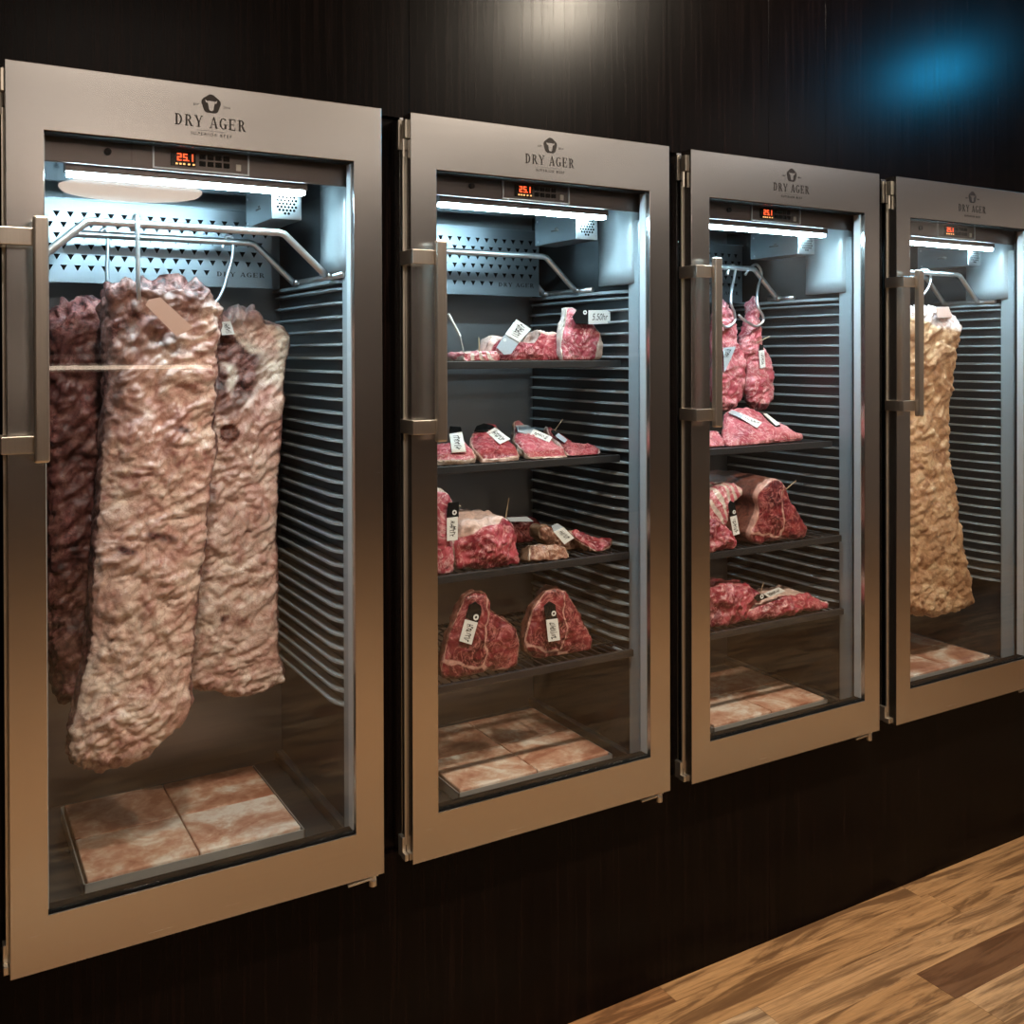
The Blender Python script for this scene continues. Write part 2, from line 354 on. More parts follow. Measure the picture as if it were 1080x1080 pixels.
def make_fridge():
    root = empty('meat_aging_fridge', (0, 0, 0))
    # carcass
    b = MB()
    b.box(.002, .030, .056, .70, 0, 1.597); b.box(.670, .698, .056, .70, 0, 1.597)
    b.box(.030, .670, .058, .70, 1.453, 1.597); b.box(.030, .670, .058, .70, 0, .034); b.box(.030, .670, .602, .70, .034, 1.453)
    for x in (-.001, .697): b.box(x, x+.004, .054, .072, .0, 1.597, .0006)          # bright folded front edge
    b.build('carcass', 'steel', root)
    # inner lining
    b = MB()
    b.box(IX0, IX0+.004, .056, IYB, IZ0, IZ1); b.box(IX1-.002, IX1, .056, IYB, IZ0, IZ1)
    b.box(IX0, IX1, .056, IYB, IZ0, IZ0+.004)
    b.box(.650, IX1, .058, IYB-.004, IZ0+.004, IZ0+.030, .004); b.box(IX0, .050, .058, IYB-.004, IZ0+.004, IZ0+.030, .004)
    b.build('lining', 'liner', root)
    b = MB(); b.box(IX0, IX1, IYB-.004, IYB, IZ0, IZ1); b.build('back_panel', 'backsteel', root)
    b = MB(); b.box(IX0, IX1, .066, IYB-.004, IZ1-.004, IZ1); b.build('top_panel', 'polish', root)
    # ribbed sides
    for sgn in (1, -1):
        b = MB()
        X = lambda x: x if sgn > 0 else .70-x
        for k in range(RN):
            z = RZ0 + k*RP
            path = [(.669, .585), (.648, .575), (.6455, .545), (.6455, .175), (.650, .150), (.662, .122), (.669, .112)]
            top = [b.bm.verts.new((X(x), y, z-.0012)) for x, y in path]; edge = [b.bm.verts.new((X(x+.0002), y, z-.0055)) for x, y in path]
            low = [b.bm.verts.new((X(min(.669, x+.020)), y, z-.0075)) for x, y in path]; back = [b.bm.verts.new((X(.6692), y, z)) for x, y in path]
            for q in range(len(path)-1):
                b.face((top[q], top[q+1], edge[q+1], edge[q])); b.face((edge[q], edge[q+1], low[q+1], low[q]))
                b.face((back[q], back[q+1], top[q+1], top[q]))
        b.build('ribbed_side', 'rib', root)
        # rounded post in the upper corner and the cap ledge under it
        b = MB(); n = 14; prof = []
        for k in range(n+1):
            a = math.pi*k/n; prof.append((.6695-.036*math.sin(a)**.8, .155-.085*math.cos(a)))
        lo = [b.bm.verts.new((X(x-.004*math.sin(math.pi*k/n)), y, 1.262)) for k, (x, y) in enumerate(prof)]
        mi = [b.bm.verts.new((X(x), y, 1.30)) for x, y in prof]; hi = [b.bm.verts.new((X(x), y, IZ1-.004)) for x, y in prof]
        for A, B in ((lo, mi), (mi, hi)):
            for k in range(n): b.face((A[k], A[k+1], B[k+1], B[k]))
        b.face(lo); b.build('corner_post', 'pillar', root, smooth=True)
        b = MB()
        b.prism([(X(x), y, 1.2475) for x, y in ((.669, .575), (.640, .565), (.640, .16), (.655, .115), (.669, .10))], (0, 0, -.0075)); b.build('ledge', 'rib', root)
        b = MB(); b.box(min(X(.6505), X(.6685)), max(X(.6505), X(.6685)), .0565, .106, IZ0+.03, IZ1-.03, .006); b.build('front_post', 'pillar', root, smooth=False)
    # control panel
    b = MB(); b.box(.036, .648, .053, .062, 1.437, 1.53, .0015); cp = b.build('control_panel', 'panelsteel', root)
    b = MB(); ringframe(b, (.253, .437, 1.441, 1.487), (.256, .434, 1.4435, 1.4845), .0495, .0535); b.build('bezel', 'chrome', cp)
    b = MB(); b.box(.286, .333, .0505, .0535, 1.449, 1.476, .0008); dp = b.build('display', 'screen', cp)
    b = MB()
    def seg(mb, x, z, w, h, on):
        t = .0022
        S = {'a': (x, x+w, z+h-t, z+h), 'g': (x, x+w, z+h/2-t/2, z+h/2+t/2), 'd': (x, x+w, z, z+t), 'f': (x, x+t, z+h/2, z+h), 'b': (x+w-t, x+w, z+h/2, z+h), 'e': (x, x+t, z, z+h/2), 'c': (x+w-t, x+w, z, z+h/2)}
        for k in on: a = S[k]; mb.box(a[0], a[1], .0498, .0506, a[2], a[3])
    seg(b, .298, 1.459, .008, .014, 'abged'); seg(b, .309, 1.459, .008, .014, 'acdfg'); seg(b, .322, 1.459, .006, .014, 'bc'); b.box(.3185, .3205, .0498, .0506, 1.459, 1.461)
    b.build('digits', 'reddigit', cp)
    b = MB()
    for x in (.295, .302, .309, .318, .327): b.box(x, x+.004, .0498, .0506, 1.4515, 1.4545)
    b.build('indicator_lights', 'amber', cp)
    for r in range(2):
        for k in range(4):
            b = MB(); b.box(.340+k*.0155, .352+k*.0155, .0505, .0535, 1.452+r*.0135, 1.462+r*.0135, .001); b.build('button', 'black', cp)
    b = MB(); b.box(.411, .421, .0505, .0535, 1.449, 1.462, .001); b.build('switch', 'handle', cp)
    b = MB(); b.tube([(.173, .054, 1.463), (.173, .047, 1.463)], .0065, 16); b.build('lock', 'black', cp)
    # lamp strip
    b = MB(); b.box(.102, .563, .067, .096, 1.4245, 1.4475, .001); ls = b.build('lamp_housing', 'panelsteel', root)
    b = MB(); b.box(.106, .559, .070, .090, 1.4155, 1.4243, .002); b.build('lamp_strip', 'led', ls)
    # fan box
    b = MB(); b.box(.503, .568, .120, .314, 1.369, 1.4478, .002); fb = b.build('ventilator_box', 'box', root)
    b = MB()
    for r in range(-3, 4):
        for k in range(-3, 4):
            x = k*.0078 + (r % 2)*.0039; z = r*.0068
            if abs(x) <= .0205 and abs(z)+abs(x)*.55 <= .0235:
                b.prism([(.5355+x+.0032*math.cos(a*math.pi/3), .1199, 1.402+z+.0032*math.sin(a*math.pi/3)) for a in range(6)], (0, -.0004, 0))
    b.build('grille', 'hole', fb)
    for y, z in ((.132, 1.432), (.300, 1.432), (.296, 1.378)):
        b = MB(); b.tube([(.5032, y, z), (.5015, y, z)], .003, 10); b.build('screw', 'chrome', fb)
    b = MB(); b.box(.5024, .5031, .20, .235, 1.398, 1.402); b.box(.5024, .5031, .205, .217, 1.403, 1.407); b.build('print', 'inkgrey', fb)
    # perforated air plate
    b = MB(); y = .455
    b.box(.096, .604, y, y+.003, 1.2475, 1.43, .0008); b.box(.096, .604, y-.012, y+.001, 1.2445, 1.2475); b.box(.096, .604, y-.006, y+.001, 1.427, 1.430)
    b.mi = 1
    for r in range(6):
        z = 1.2775+r*.0235; off = .014 if r % 2 else 0
        for k in range(19):
            x = .085+off+k*.028
            if x < .105 or x > .597 or (r == 0 and x > .46): continue
            b.prism([(x-.0072, y-.0001, z+.006), (x, y-.0001, z-.007), (x+.0072, y-.0001, z+.006)], (0, -.0004, 0))
    pp = b.build('perforated_plate', ['plate', 'hole'], root)
    b = MB(); serif_line(b, 'DRY AGER', .530, 1.2705, .115, .011, y-.0002); b.build('lettering', 'ink', pp)
    # door
    d = MB(); ringframe(d, (0, .70, 0, 1.597), (.061, .638, .097, 1.481), 0, .038, .0012); door = d.build('door', 'steel', root)
    b = MB(); b.box(.0612, .0632, .0145, .037, .100, 1.478); b.box(.6362, .6378, .0145, .037, .100, 1.478)
    b.mi = 1; b.box(.0612, .6378, .0022, .037, .0972, .0992); b.box(.0612, .6378, .0022, .037, 1.4788, 1.4808); b.build('inner_edge', ['jamb', 'hole'], door)
    b = MB(); ringframe(b, (.012, .688, .012, 1.585), (.052, .650, .088, 1.492), .0385, .0535); b.build('gasket', 'black', door)
    b = MB(); b.box(.0615, .6375, .0075, .0115, .0994, 1.4786); b.build('glass_pane', 'glass', door)
    for z0, z1 in ((1.2745, 1.3045), (.9165, .9465)):
        h = MB()
        h.box(-.0115, .042, -.033, -.026, z0, z1, .0012); h.box(-.0115, -.0055, -.027, .033, z0, z1, .0012); h.box(-.006, .0, .018, .033, z0, z1)
        h.box(.036, .044, -.033, -.022, z0+.003, z1-.003)
        h.build('handle_bracket', 'handle', door)
    h = MB(); h.box(.039, .0635, -.046, -.030, .900, 1.325, .004); h.build('handle_grip', 'handle', door)
    b = MB()
    b.box(-.010, -.0005, .040, .046, 1.525, 1.588, .0008); b.box(-.006, -.0005, .014, .032, 1.545, 1.585, .001); b.tube([(-.007, .021, 1.505), (-.007, .021, 1.543)], .0032, 8)
    b.box(-.0045, .0, .031, .036, .03, 1.52, .0006)
    b.tube([(-.0065, .023, 1.566), (-.0058, .023, 1.566)], .005, 10)
    b.box(-.009, -.0005, .034, .056, .002, .045, .001); b.box(-.009, -.0005, .020, .04, .0, .014, .001)
    b.build('hinge', 'hinge', door)
    b = MB()
    b.tube([(.629, .024, -.0185), (.676, .024, -.0165)], .0035, 8); b.tube([(.684, .024, -.0005), (.684, .024, -.026)], .0055, 10); b.tube([(.684, .024, -.020), (.684, .024, -.032)], .008, 12); b.tube([(.676, .024, -.0165), (.69, .024, -.0165)], .005, 8); b.tube([(.696, .024, 0), (.693, .024, -.014)], .003, 8)
    b.build('lower_hinge', 'hinge', door)
    # emblem: rounded pentagon with a pale horned head, and the lettering under it
    b = MB(); cx, cz, r = .3505, 1.562, .0185; pts = []
    for k in range(5):
        a0 = R(90+72*k)
        for q in range(-3, 4):
            a = a0+R(q*8); pts.append((cx+r*math.cos(a)*(1-.012*q*q*.7), -.0001, cz+r*math.sin(a)*(1-.012*q*q*.7)))
    b.prism(pts, (0, -.0005, 0)); em = b.build('emblem', 'ink', door)
    b = MB(); hp = [(-.0118, .0095), (-.0085, .0065), (-.0035, .0072), (.0035, .0072), (.0085, .0065), (.0118, .0095), (.0108, .0035), (.0065, .0022), (.0042, -.0105), (.0018, -.0125), (-.0018, -.0125), (-.0042, -.0105), (-.0065, .0022), (-.0108, .0035)]
    b.prism([(cx+x*.95, -.0008, cz+z*.95-.001) for x, z in hp], (0, -.0003, 0)); b.build('emblem_head', 'steel', door)
    b = MB(); serif_line(b, 'DRY AGER', .3505, 1.5165, .134, .0215, -.0001); b.build('lettering', 'ink', door)
    b = MB(); b.box(.325, .376, -.0004, -.0001, 1.5106, 1.5112); lt = b.build('fine_print', 'inkgrey', door)
    for body, x, z, s in (('SUPERIOR BEEF', .3505, 1.5035, .0082), ('EST', .3225, 1.5585, .0058), ('2014', .3795, 1.5585, .0058)):
        me = text_mesh(body, s, ext=.0002, spacing=1.45 if s > .007 else 1.2); me.materials.append(M['ink']); o = bpy.data.objects.new('fine_print', me); C.objects.link(o); o.parent = door
        o.location = (x, -.0003, z); o.rotation_euler = (R(90), 0, 0)
    return root
fridge = make_fridge()
FL = ['brushed steel meat ageing fridge holding three hanging sides of beef',
      'brushed steel meat ageing fridge with four wire shelves of steaks',
      'brushed steel meat ageing fridge with two hanging cuts above three shelves',
      'brushed steel meat ageing fridge with one long tan hanging side of beef']
for i in range(4):
    o = fridge if i == 0 else copy_tree(fridge)
    o.location = W(i); tag(o, FL[i], 'fridge', 'meat fridges along the dark wall')

# ------------------------------------------------------------------ rails, hooks, shelves, salt
WHERE = ['under the three beef sides', 'below the T-bone steaks', 'below the loose red lumps', 'under the tan beef side']
def rail(i, ys, label):
    b = MB(); z0, z1 = 1.2556, 1.343
    for y in ys:
        p = [(.052, y, z0), (.066, y, z0+.013), (.138, y, z1-.010), (.146, y, z1-.003), (.158, y, z1), (.524, y, z1), (.536, y, z1-.003), (.544, y, z1-.010), (.614, y, z0+.013), (.628, y, z0)]
        b.tube(p, .0078, 12)
    lo, hi = min(ys)-.055, max(ys)+.05
    for x in (.052, .646):
        b.tube([(x, lo, z0), (x, hi, z0)], .0072, 10)
        for y in ys: b.tube([(x, y, z0), (.628 if x > .3 else .052, y, z0)], .0072, 10)
    o = b.build('hanging_rail', 'chrome', smooth=True, loc=W(i)); origin_to_base(o)
    tag(o, label, 'rail', 'hanging rails')
rail(0, (.138, .364), 'double steel rail that carries three hooks above the beef sides')
rail(1, (.31, .47), 'empty steel rail with no hooks, above the top steak shelf')
rail(2, (.33,), 'steel rail with two curved hooks holding small red cuts')
rail(3, (.175, .302), 'steel rail with a single hook, above the tan side of beef')

def smooth_path(pts, n=5):
    out = []
    P = [pts[0]] + pts + [pts[-1]]
    for k in range(1, len(P)-2):
        for q in range(n):
            t = q/n; a, b2, c, d = P[k-1], P[k], P[k+1], P[k+2]
            out.append(.5*((2*b2)+(-a+c)*t+(2*a-5*b2+4*c-d)*t*t+(-a+3*b2-3*c+d)*t**3))
    out.append(pts[-1]); return out
def hook(i, px, Y, label, r=.0038):
    p = []
    for q in px:
        p.append(at(i, q[0], q[1], Y + (q[2] if len(q) > 2 else 0)))
    b = MB(); b.tube(smooth_path(p), r, 9); o = b.build('meat_hook', 'chrome', smooth=True, loc=W(i)); origin_to_base(o)
    tag(o, label, 'hook', 'meat hooks')
hook(0, [(105.5, 252), (106, 245), (110, 241.5), (113, 245), (113.5, 258), (113, 280), (113, 305), (110, 318), (106, 322)], .364, 'thin steel hook over the dark beef side in the fridge of three sides')
hook(0, [(140, 244, .012), (140.5, 236, .012), (142, 229, .006), (143.5, 227.5, 0), (145, 231, -.010), (145, 245, -.012), (145.5, 270, -.012), (146, 300, -.012), (147, 318, 0), (150, 324, .02)], .138, 'steel hook behind the pink tag, over the front beef side', .0045)
hook(0, [(235, 262), (236, 254), (240, 249.5), (244.5, 250.5), (246, 258), (245, 272), (240, 290), (236, 304), (230, 316), (224, 320)], .364, 'bent steel hook over the pale beef side with the round stamp')
hook(2, [(786, 290), (790, 284), (797, 279), (802, 284), (803, 292), (799.5, 303, -.02), (798.5, 316, -.035), (800, 325, -.04), (804, 332, -.04), (805, 338, -.04), (801, 343, -.04), (796, 344, -.04), (790, 341, -.04), (784, 337, -.04), (779, 332, -.04)], .33, 'curved steel hook through the small red cut with white edge tag', .0042)
hook(2, [(767, 290), (769, 283), (773, 279.5), (775.5, 284), (774, 295, -.01), (771.5, 306, -.03), (771, 320, -.04), (774.5, 330, -.04), (775, 338, -.04), (771, 343, -.04), (765, 345, -.04), (760, 341, -.04)], .33, 'curved steel hook through the red cut behind the door handle', .0042)
hook(3, [(967, 297), (968, 289), (973, 284.5), (979, 286), (981.5, 294), (979, 303), (973, 312), (968, 322), (964, 330)], .175, 'steel hook over the long tan side of beef', .0045)

def shelf(i, k, yf, label):
    zt = RZ0 + k*RP + .0185; b = MB(); x0, x1, yb = .056, .644, .545
    b.box(x0, x1, yf, yf+.012, zt-.018, zt, .0015); b.box(x0, x1, yb-.008, yb, zt-.012, zt-.002, .001)
    for x, w in ((x0, 1), (x1-.008, 1)): b.box(x, x+.008, max(yf+.012, .16), yb, zt-.014, zt-.002, .001)
    for x in (.0445, .644): b.box(x, x+.0115, max(yf+.04, .19), yb-.01, zt-.0183, zt-.012, .0006)
    o = b.build('wire_shelf', 'shelf', loc=W(i) )
    m = MB(); n = 24
    for q in range(n):
        x = x0+.014+q*(x1-x0-.028)/(n-1); m.tube([(x, yf+.006, zt-.003), (x, yb-.004, zt-.003)], .0022, 6)
    for q in range(3):
        y = yf+.10+q*(yb-yf-.16)/2; m.tube([(x0+.004, y, zt-.0068), (x1-.004, y, zt-.0068)], .0022, 6)
    m.build('wire_grid', 'shelf', o)
    tag(o, label, 'shelf', 'wire shelves'); return zt
S2 = [shelf(1, 24, .127, 'uppermost black shelf, level with the eye, holding three pale cuts'),
      shelf(1, 16, .130, 'black shelf holding the row of four tagged thick steaks'),
      shelf(1, 8, .090, 'black shelf holding the domed roast and small brown cubes'),
      shelf(1, 0, .074, 'black shelf carrying two standing T-bone steaks')]
S3 = [shelf(2, 16, .123, 'black shelf under the two hanging cuts, with a wide flat slab'),
      shelf(2, 7, .088, 'black shelf carrying the big wedge-shaped roast'),
      shelf(2, 0, .080, 'black shelf with two loose red lumps of meat, above the salt blocks')]

def salt_set(i, x0, x1, y0, y1, zt, words, cols=2, rows=2):
    b = MB(); z0 = IZ0+.0045; t = .0025
    b.box(x0-.006, x1+.006, y0-.006, y1+.006, z0, z0+.003)
    for q in ((x0-.006, x1+.006, y0-.006, y0-.006+t), (x0-.006, x1+.006, y1+.006-t, y1+.006), (x0-.006, x0-.006+t, y0-.006, y1+.006), (x1+.006-t, x1+.006, y0-.006, y1+.006)): b.box(*q, z0, zt-.005)
    o = b.build('salt_tray', 'tray', loc=W(i)); origin_to_base(o); tag(o, 'flat steel tray of salt blocks on the fridge floor ' + words, 'tray', 'salt trays')
    nm = [['front handle-side corner', 'front rib-side corner'], ['back handle-side corner', 'back rib-side corner']]
    for r in range(rows):
        for c in range(cols):
            g2 = .0012; a0 = x0+(x1-x0)*c/cols+g2; a1 = x0+(x1-x0)*(c+1)/cols-g2; c0 = y0+(y1-y0)*r/rows+g2; c1 = y0+(y1-y0)*(r+1)/rows-g2
            b = MB(); b.box(a0, a1, c0, c1, z0+.0032, zt, .003)
            bmesh.ops.subdivide_edges(b.bm, edges=b.bm.edges[:], cuts=3, use_grid_fill=True)
            for v in b.bm.verts:
                if v.co.z > zt-.004: v.co.z += .0012*noise.noise(v.co*60)
            s = b.build('salt_block', 'salt', loc=W(i)); origin_to_base(s)
            tag(s, 'pinkish salt block at the %s of the tray %s' % (nm[r][c], words), 'salt block', 'salt blocks ' + words)
salt_set(0, .142, .570, .146, .520, .070, WHERE[0]); salt_set(1, .180, .609, .131, .503, .070, WHERE[1])
salt_set(2, .192, .622, .132, .478, .070, WHERE[2]); salt_set(3, .212, .640, .132, .475, .070, WHERE[3])

# ------------------------------------------------------------------ meat
def resample(pl, n):
    d = [0]
    for a, b2 in zip(pl, pl[1:]): d.append(d[-1]+(b2-a).length)
    out = []; k = 0
    for q in range(n):
        s = d[-1]*q/(n-1)
        while k < len(pl)-2 and d[k+1] < s: k += 1
        t = (s-d[k])/max(1e-9, d[k+1]-d[k]); out.append(pl[k].lerp(pl[k+1], min(1, max(0, t))))
    return out
def wrinkle(p, sd, s=1.):
    """Folded, lumpy surface height of a fat cap."""
    o = Vector((sd*7.1, sd*3.3, sd*5.7)); p2 = p+o
    w = Vector((noise.noise(p2*10), noise.noise(p2*10+Vector((31, 0, 0))), noise.noise(p2*10+Vector((0, 17, 0)))))
    w2 = Vector((noise.noise(p2*33), noise.noise(p2*33+Vector((31, 0, 0))), noise.noise(p2*33+Vector((0, 17, 0)))))
    q = p + w*.03 + w2*.006
    a = noise.fractal((q+o)*11*s, .9, 2.1, 3)
    m = .5+.5*max(-1, min(1, 2.2*noise.noise(p2*7+Vector((5, 5, 5)))))
    c, d = math.cos(.5), math.sin(.5)
    fx, fz = c*q.x+d*q.z+sd*3.7, c*q.z-d*q.x+sd*1.9
    f1 = min(1, 2.1*abs(noise.noise(Vector((fx*10, q.y*15, fz*20))*s)))**.6; f2 = min(1, 2.1*abs(noise.noise(Vector((fx*21, q.y*30, fz*42))*s+Vector((9, 9, 9)))))**.65
    f3 = min(1, 2.1*abs(noise.noise((q+o)*64*s)))**.7
    vd = noise.voronoi((q+o)*30*s)[0]; lump = vd[1]-vd[0]
    return a*.009 + (f1-.6)*.0085 + (f2-.6)*.0080*(1.25-.6*m) + (f3-.6)*.0042 + (min(lump, .55)-.3)*.010*max(0, 1.6*m-.6)
def sg(v, p): return math.copysign(abs(v)**p, v)
def beef(name, i, Lp, Rp, Y, T, matname, sd, rows=190, seg=120, attrs=None, amp=1., px=.45, py=.75, lean=0., tuft=0.):
    L = resample([at(i, x, y, Y) for x, y in Lp], rows); Q = resample([at(i, x, y, Y) for x, y in Rp], rows)
    hw0 = sum((q-l).length for l, q in zip(L, Q))/rows/2; dense = [(sg(math.cos(2*math.pi*k/3000), px), sg(math.sin(2*math.pi*k/3000), py)) for k in range(3001)]
    prof = [(v.x/hw0, v.y/T) for v in resample([Vector((x*hw0, y*T, 0)) for x, y in dense], seg+1)[:-1]]   # evenly spaced round the section
    b = MB(); bm = b.bm; rings = []; info = []
    for r in range(rows):
        t = r/(rows-1); l, q = L[r], Q[r]; c = (l+q)/2; hw = (q-l)/2
        cap = min(1, (min(t, 1-t)*rows/7+.02))**.5
        th = T*cap*(1+.18*noise.noise(Vector((sd, t*4, 0))))
        ring = []
        for k in range(seg):
            cx, sy = prof[k]
            p = c + hw*cx*(.9+.1*cap); p.y = Y + lean*t - th*sy
            ring.append(bm.verts.new(p)); info.append((t, cx, sy))
        rings.append(ring)
    for A, B in zip(rings, rings[1:]):
        for k in range(seg): b.face((A[k], A[(k+1) % seg], B[(k+1) % seg], B[k]))
    b.face(rings[0][::-1]); b.face(rings[-1])
    bmesh.ops.recalc_face_normals(bm, faces=bm.faces[:]); bm.normal_update()
    lay = {k: bm.verts.layers.float.new(k) for k in ('crust', 'white', 'stamp')}
    for v, (t, cx, sy) in zip(list(bm.verts), info):
        p = v.co.copy(); h = wrinkle(p, sd, 1.5)*amp*(1-.55*band(abs(cx), .82, .97))
        edge = max(0, 1-t*14) + .25*max(0, 1-(1-t)*30); h += edge*tuft*noise.noise(p*38+Vector((sd, 0, 0)))
        ex = attrs(t, cx, sy, p) if attrs else {}
        h += ex.pop('h', 0); v.co = p + v.normal*h
        for k, val in ex.items(): v[lay[k]] = max(0., min(1., val))
    o = b.build(name, matname, smooth=True, loc=W(i), norm=False); origin_to_base(o); return o
def band(x, a, b2): return max(0, min(1, (x-a)/(b2-a)))
def nz(p, s, k=0): return noise.noise(p*s+Vector((k*3.1, k*1.7, k)))

def a_front(t, cx, sy, p):
    c = (1-band(t+.06*nz(p, 16), .03, .13))*.95
    c = max(c, (1-band(cx, -.75, -.25))*(1-band(t, .28, .34))*.75, (1-band(t, .10, .22))*band(.5-cx+.5*nz(p, 18), .2, .8)*.8)
    if sy < -.1 or cx < -.965 or cx > .93+.04*nz(p, 25): c = max(c, .85)
    for sx, sz, ra, rb in ((168, 566, .030, .010), (132, 580, .026, .009), (118, 676, .006, .006), (190, 452, .022, .007), (120, 350, .018, .022), (150, 335, .05, .012)):
        q = at(0, sx, sz, .13); c = max(c, (1-band(math.hypot((p.x-q.x-.5*(p.z-q.z))/ra, (p.z-q.z+.3*(p.x-q.x))/rb)+.4*nz(p, 50), .6, 1.2))*(sy > 0))
    lip = .32+.030*nz(p, 13)+.010*nz(p, 40)
    h = .011*band(t, lip-.006, lip+.012)*(sy > 0)*band(cx+.4*nz(p, 9, 4), -.7, -.1) + .006*band(t, .80, .84)*(sy > 0)
    return {'crust': c, 'h': h + .012*(1-band(t, 0, .12))*nz(p, 30)}
front = beef('hanging_beef', 0, [(118, 303), (107, 312), (105, 330), (107, 360), (108, 400), (107, 440), (103, 470), (101, 520), (97, 560), (94, 620), (92, 655), (88, 690), (81, 730), (74, 765), (72, 785), (78, 803)],
     [(196, 294), (218, 306), (231, 326), (230, 350), (226, 400), (224, 440), (222, 462), (217, 490), (213, 530), (209, 570), (204, 610), (200, 650), (196, 690), (193, 735), (186, 752), (170, 766), (150, 784), (118, 797)],
     .185, .055, 'fat', 1, rows=230, seg=150, attrs=a_front, tuft=.034, px=.35)
tag(front, 'large cream and pink side of beef hung foremost, under the pink tag', 'meat', 'hanging sides of beef')
def a_right(t, cx, sy, p):
    c = (1-band(t+.05*nz(p, 16), .02, .09))*.9
    gm = nz(p, 13, 2)
    c = max(c, band(gm+.35*(1-band(t, .22, .3)), .28, .42)*(1-band(t, .22, .34))*(1-band(cx, .1, .5)))
    if sy < -.1 or cx > .93+.04*nz(p, 25): c = max(c, .85)
    for sx, sz, ra, rb in ((236, 652, .012, .010), (262, 560, .010, .004), (235, 405, .014, .05)):
        q = at(0, sx, sz, .285); c = max(c, (1-band(math.hypot((p.x-q.x)/ra, (p.z-q.z)/rb)+.4*nz(p, 50), .6, 1.2))*(sy > 0))
    w = band(nz(p, 11, 5)+.25, .12, .3)*(1-band(t, .20, .30))*(1-c)
    s = at(0, 241.5, 457, .285); d = math.hypot(p.x-s.x, p.z-s.z)
    st = (1-band(d, .0205, .0225))*(sy > 0)
    h = .005*band(t, .245, .26)*(sy > 0)
    return {'crust': c*(1-st), 'white': w*.9, 'stamp': st, 'h': h}
right = beef('hanging_beef', 0, [(222, 335), (215, 350), (212, 400), (208, 460), (203, 520), (198, 580), (192, 640), (188, 690), (192, 722)],
     [(262, 322), (280, 339), (297, 344), (304, 354), (302, 374), (297, 400), (294, 430), (292, 460), (289, 500), (287, 540), (288, 580), (289, 620), (288, 655), (290, 690), (297, 714), (280, 722), (248, 731)],
     .335, .050, 'fat', 4, rows=210, seg=140, attrs=a_right, tuft=.036, amp=.85, px=.35)
tag(right, 'pale side of beef with a round brown stamp near its top', 'meat', 'hanging sides of beef')
def a_left(t, cx, sy, p):
    return {'crust': max((1-band(t+.05*nz(p, 14), .02, .10)), band(nz(Vector((p.x, p.y, p.z*.25)), 22, 3), .25, .4)*.5)}
left = beef('hanging_beef', 0, [(52, 326), (47, 345), (46, 450), (46, 560), (47, 660), (52, 710), (58, 735)], [(100, 312), (112, 330), (112, 400), (110, 480), (106, 560), (104, 640), (92, 690), (84, 720), (74, 738)],
     .37, .07, 'fatside', 7, rows=170, seg=110, attrs=a_left, tuft=.035, px=.6)
tag(left, 'dark maroon side of beef behind the front one, against the handle side', 'meat', 'hanging sides of beef')
def a_tan(t, cx, sy, p):
    return {'crust': (1-band(t+.03*nz(p, 14)-.035*cx, .07, .085))*1.0, 'h': .004*band(t, .085, .09)}
tan = beef('hanging_beef', 3, [(955, 322), (947, 335), (946, 400), (945, 480), (942, 560), (942, 620), (944, 646)],
     [(984, 324), (999, 334), (1003, 346), (1002, 362), (997, 391), (994, 421), (992, 462), (993, 483), (998, 513), (1002.5, 550), (1007, 578), (1012, 597), (1017, 615), (1021, 634), (1004, 641), (978, 646)],
     .21, .05, 'fattan', 11, rows=190, seg=120, attrs=a_tan, amp=.9, tuft=.012, px=.4)
tag(tan, 'long tan side of beef with white top, flaring towards its foot', 'meat', 'hanging sides of beef')
def a_hang(t, cx, sy, p): return {}
CUT = 'hanging cuts on curved hooks'

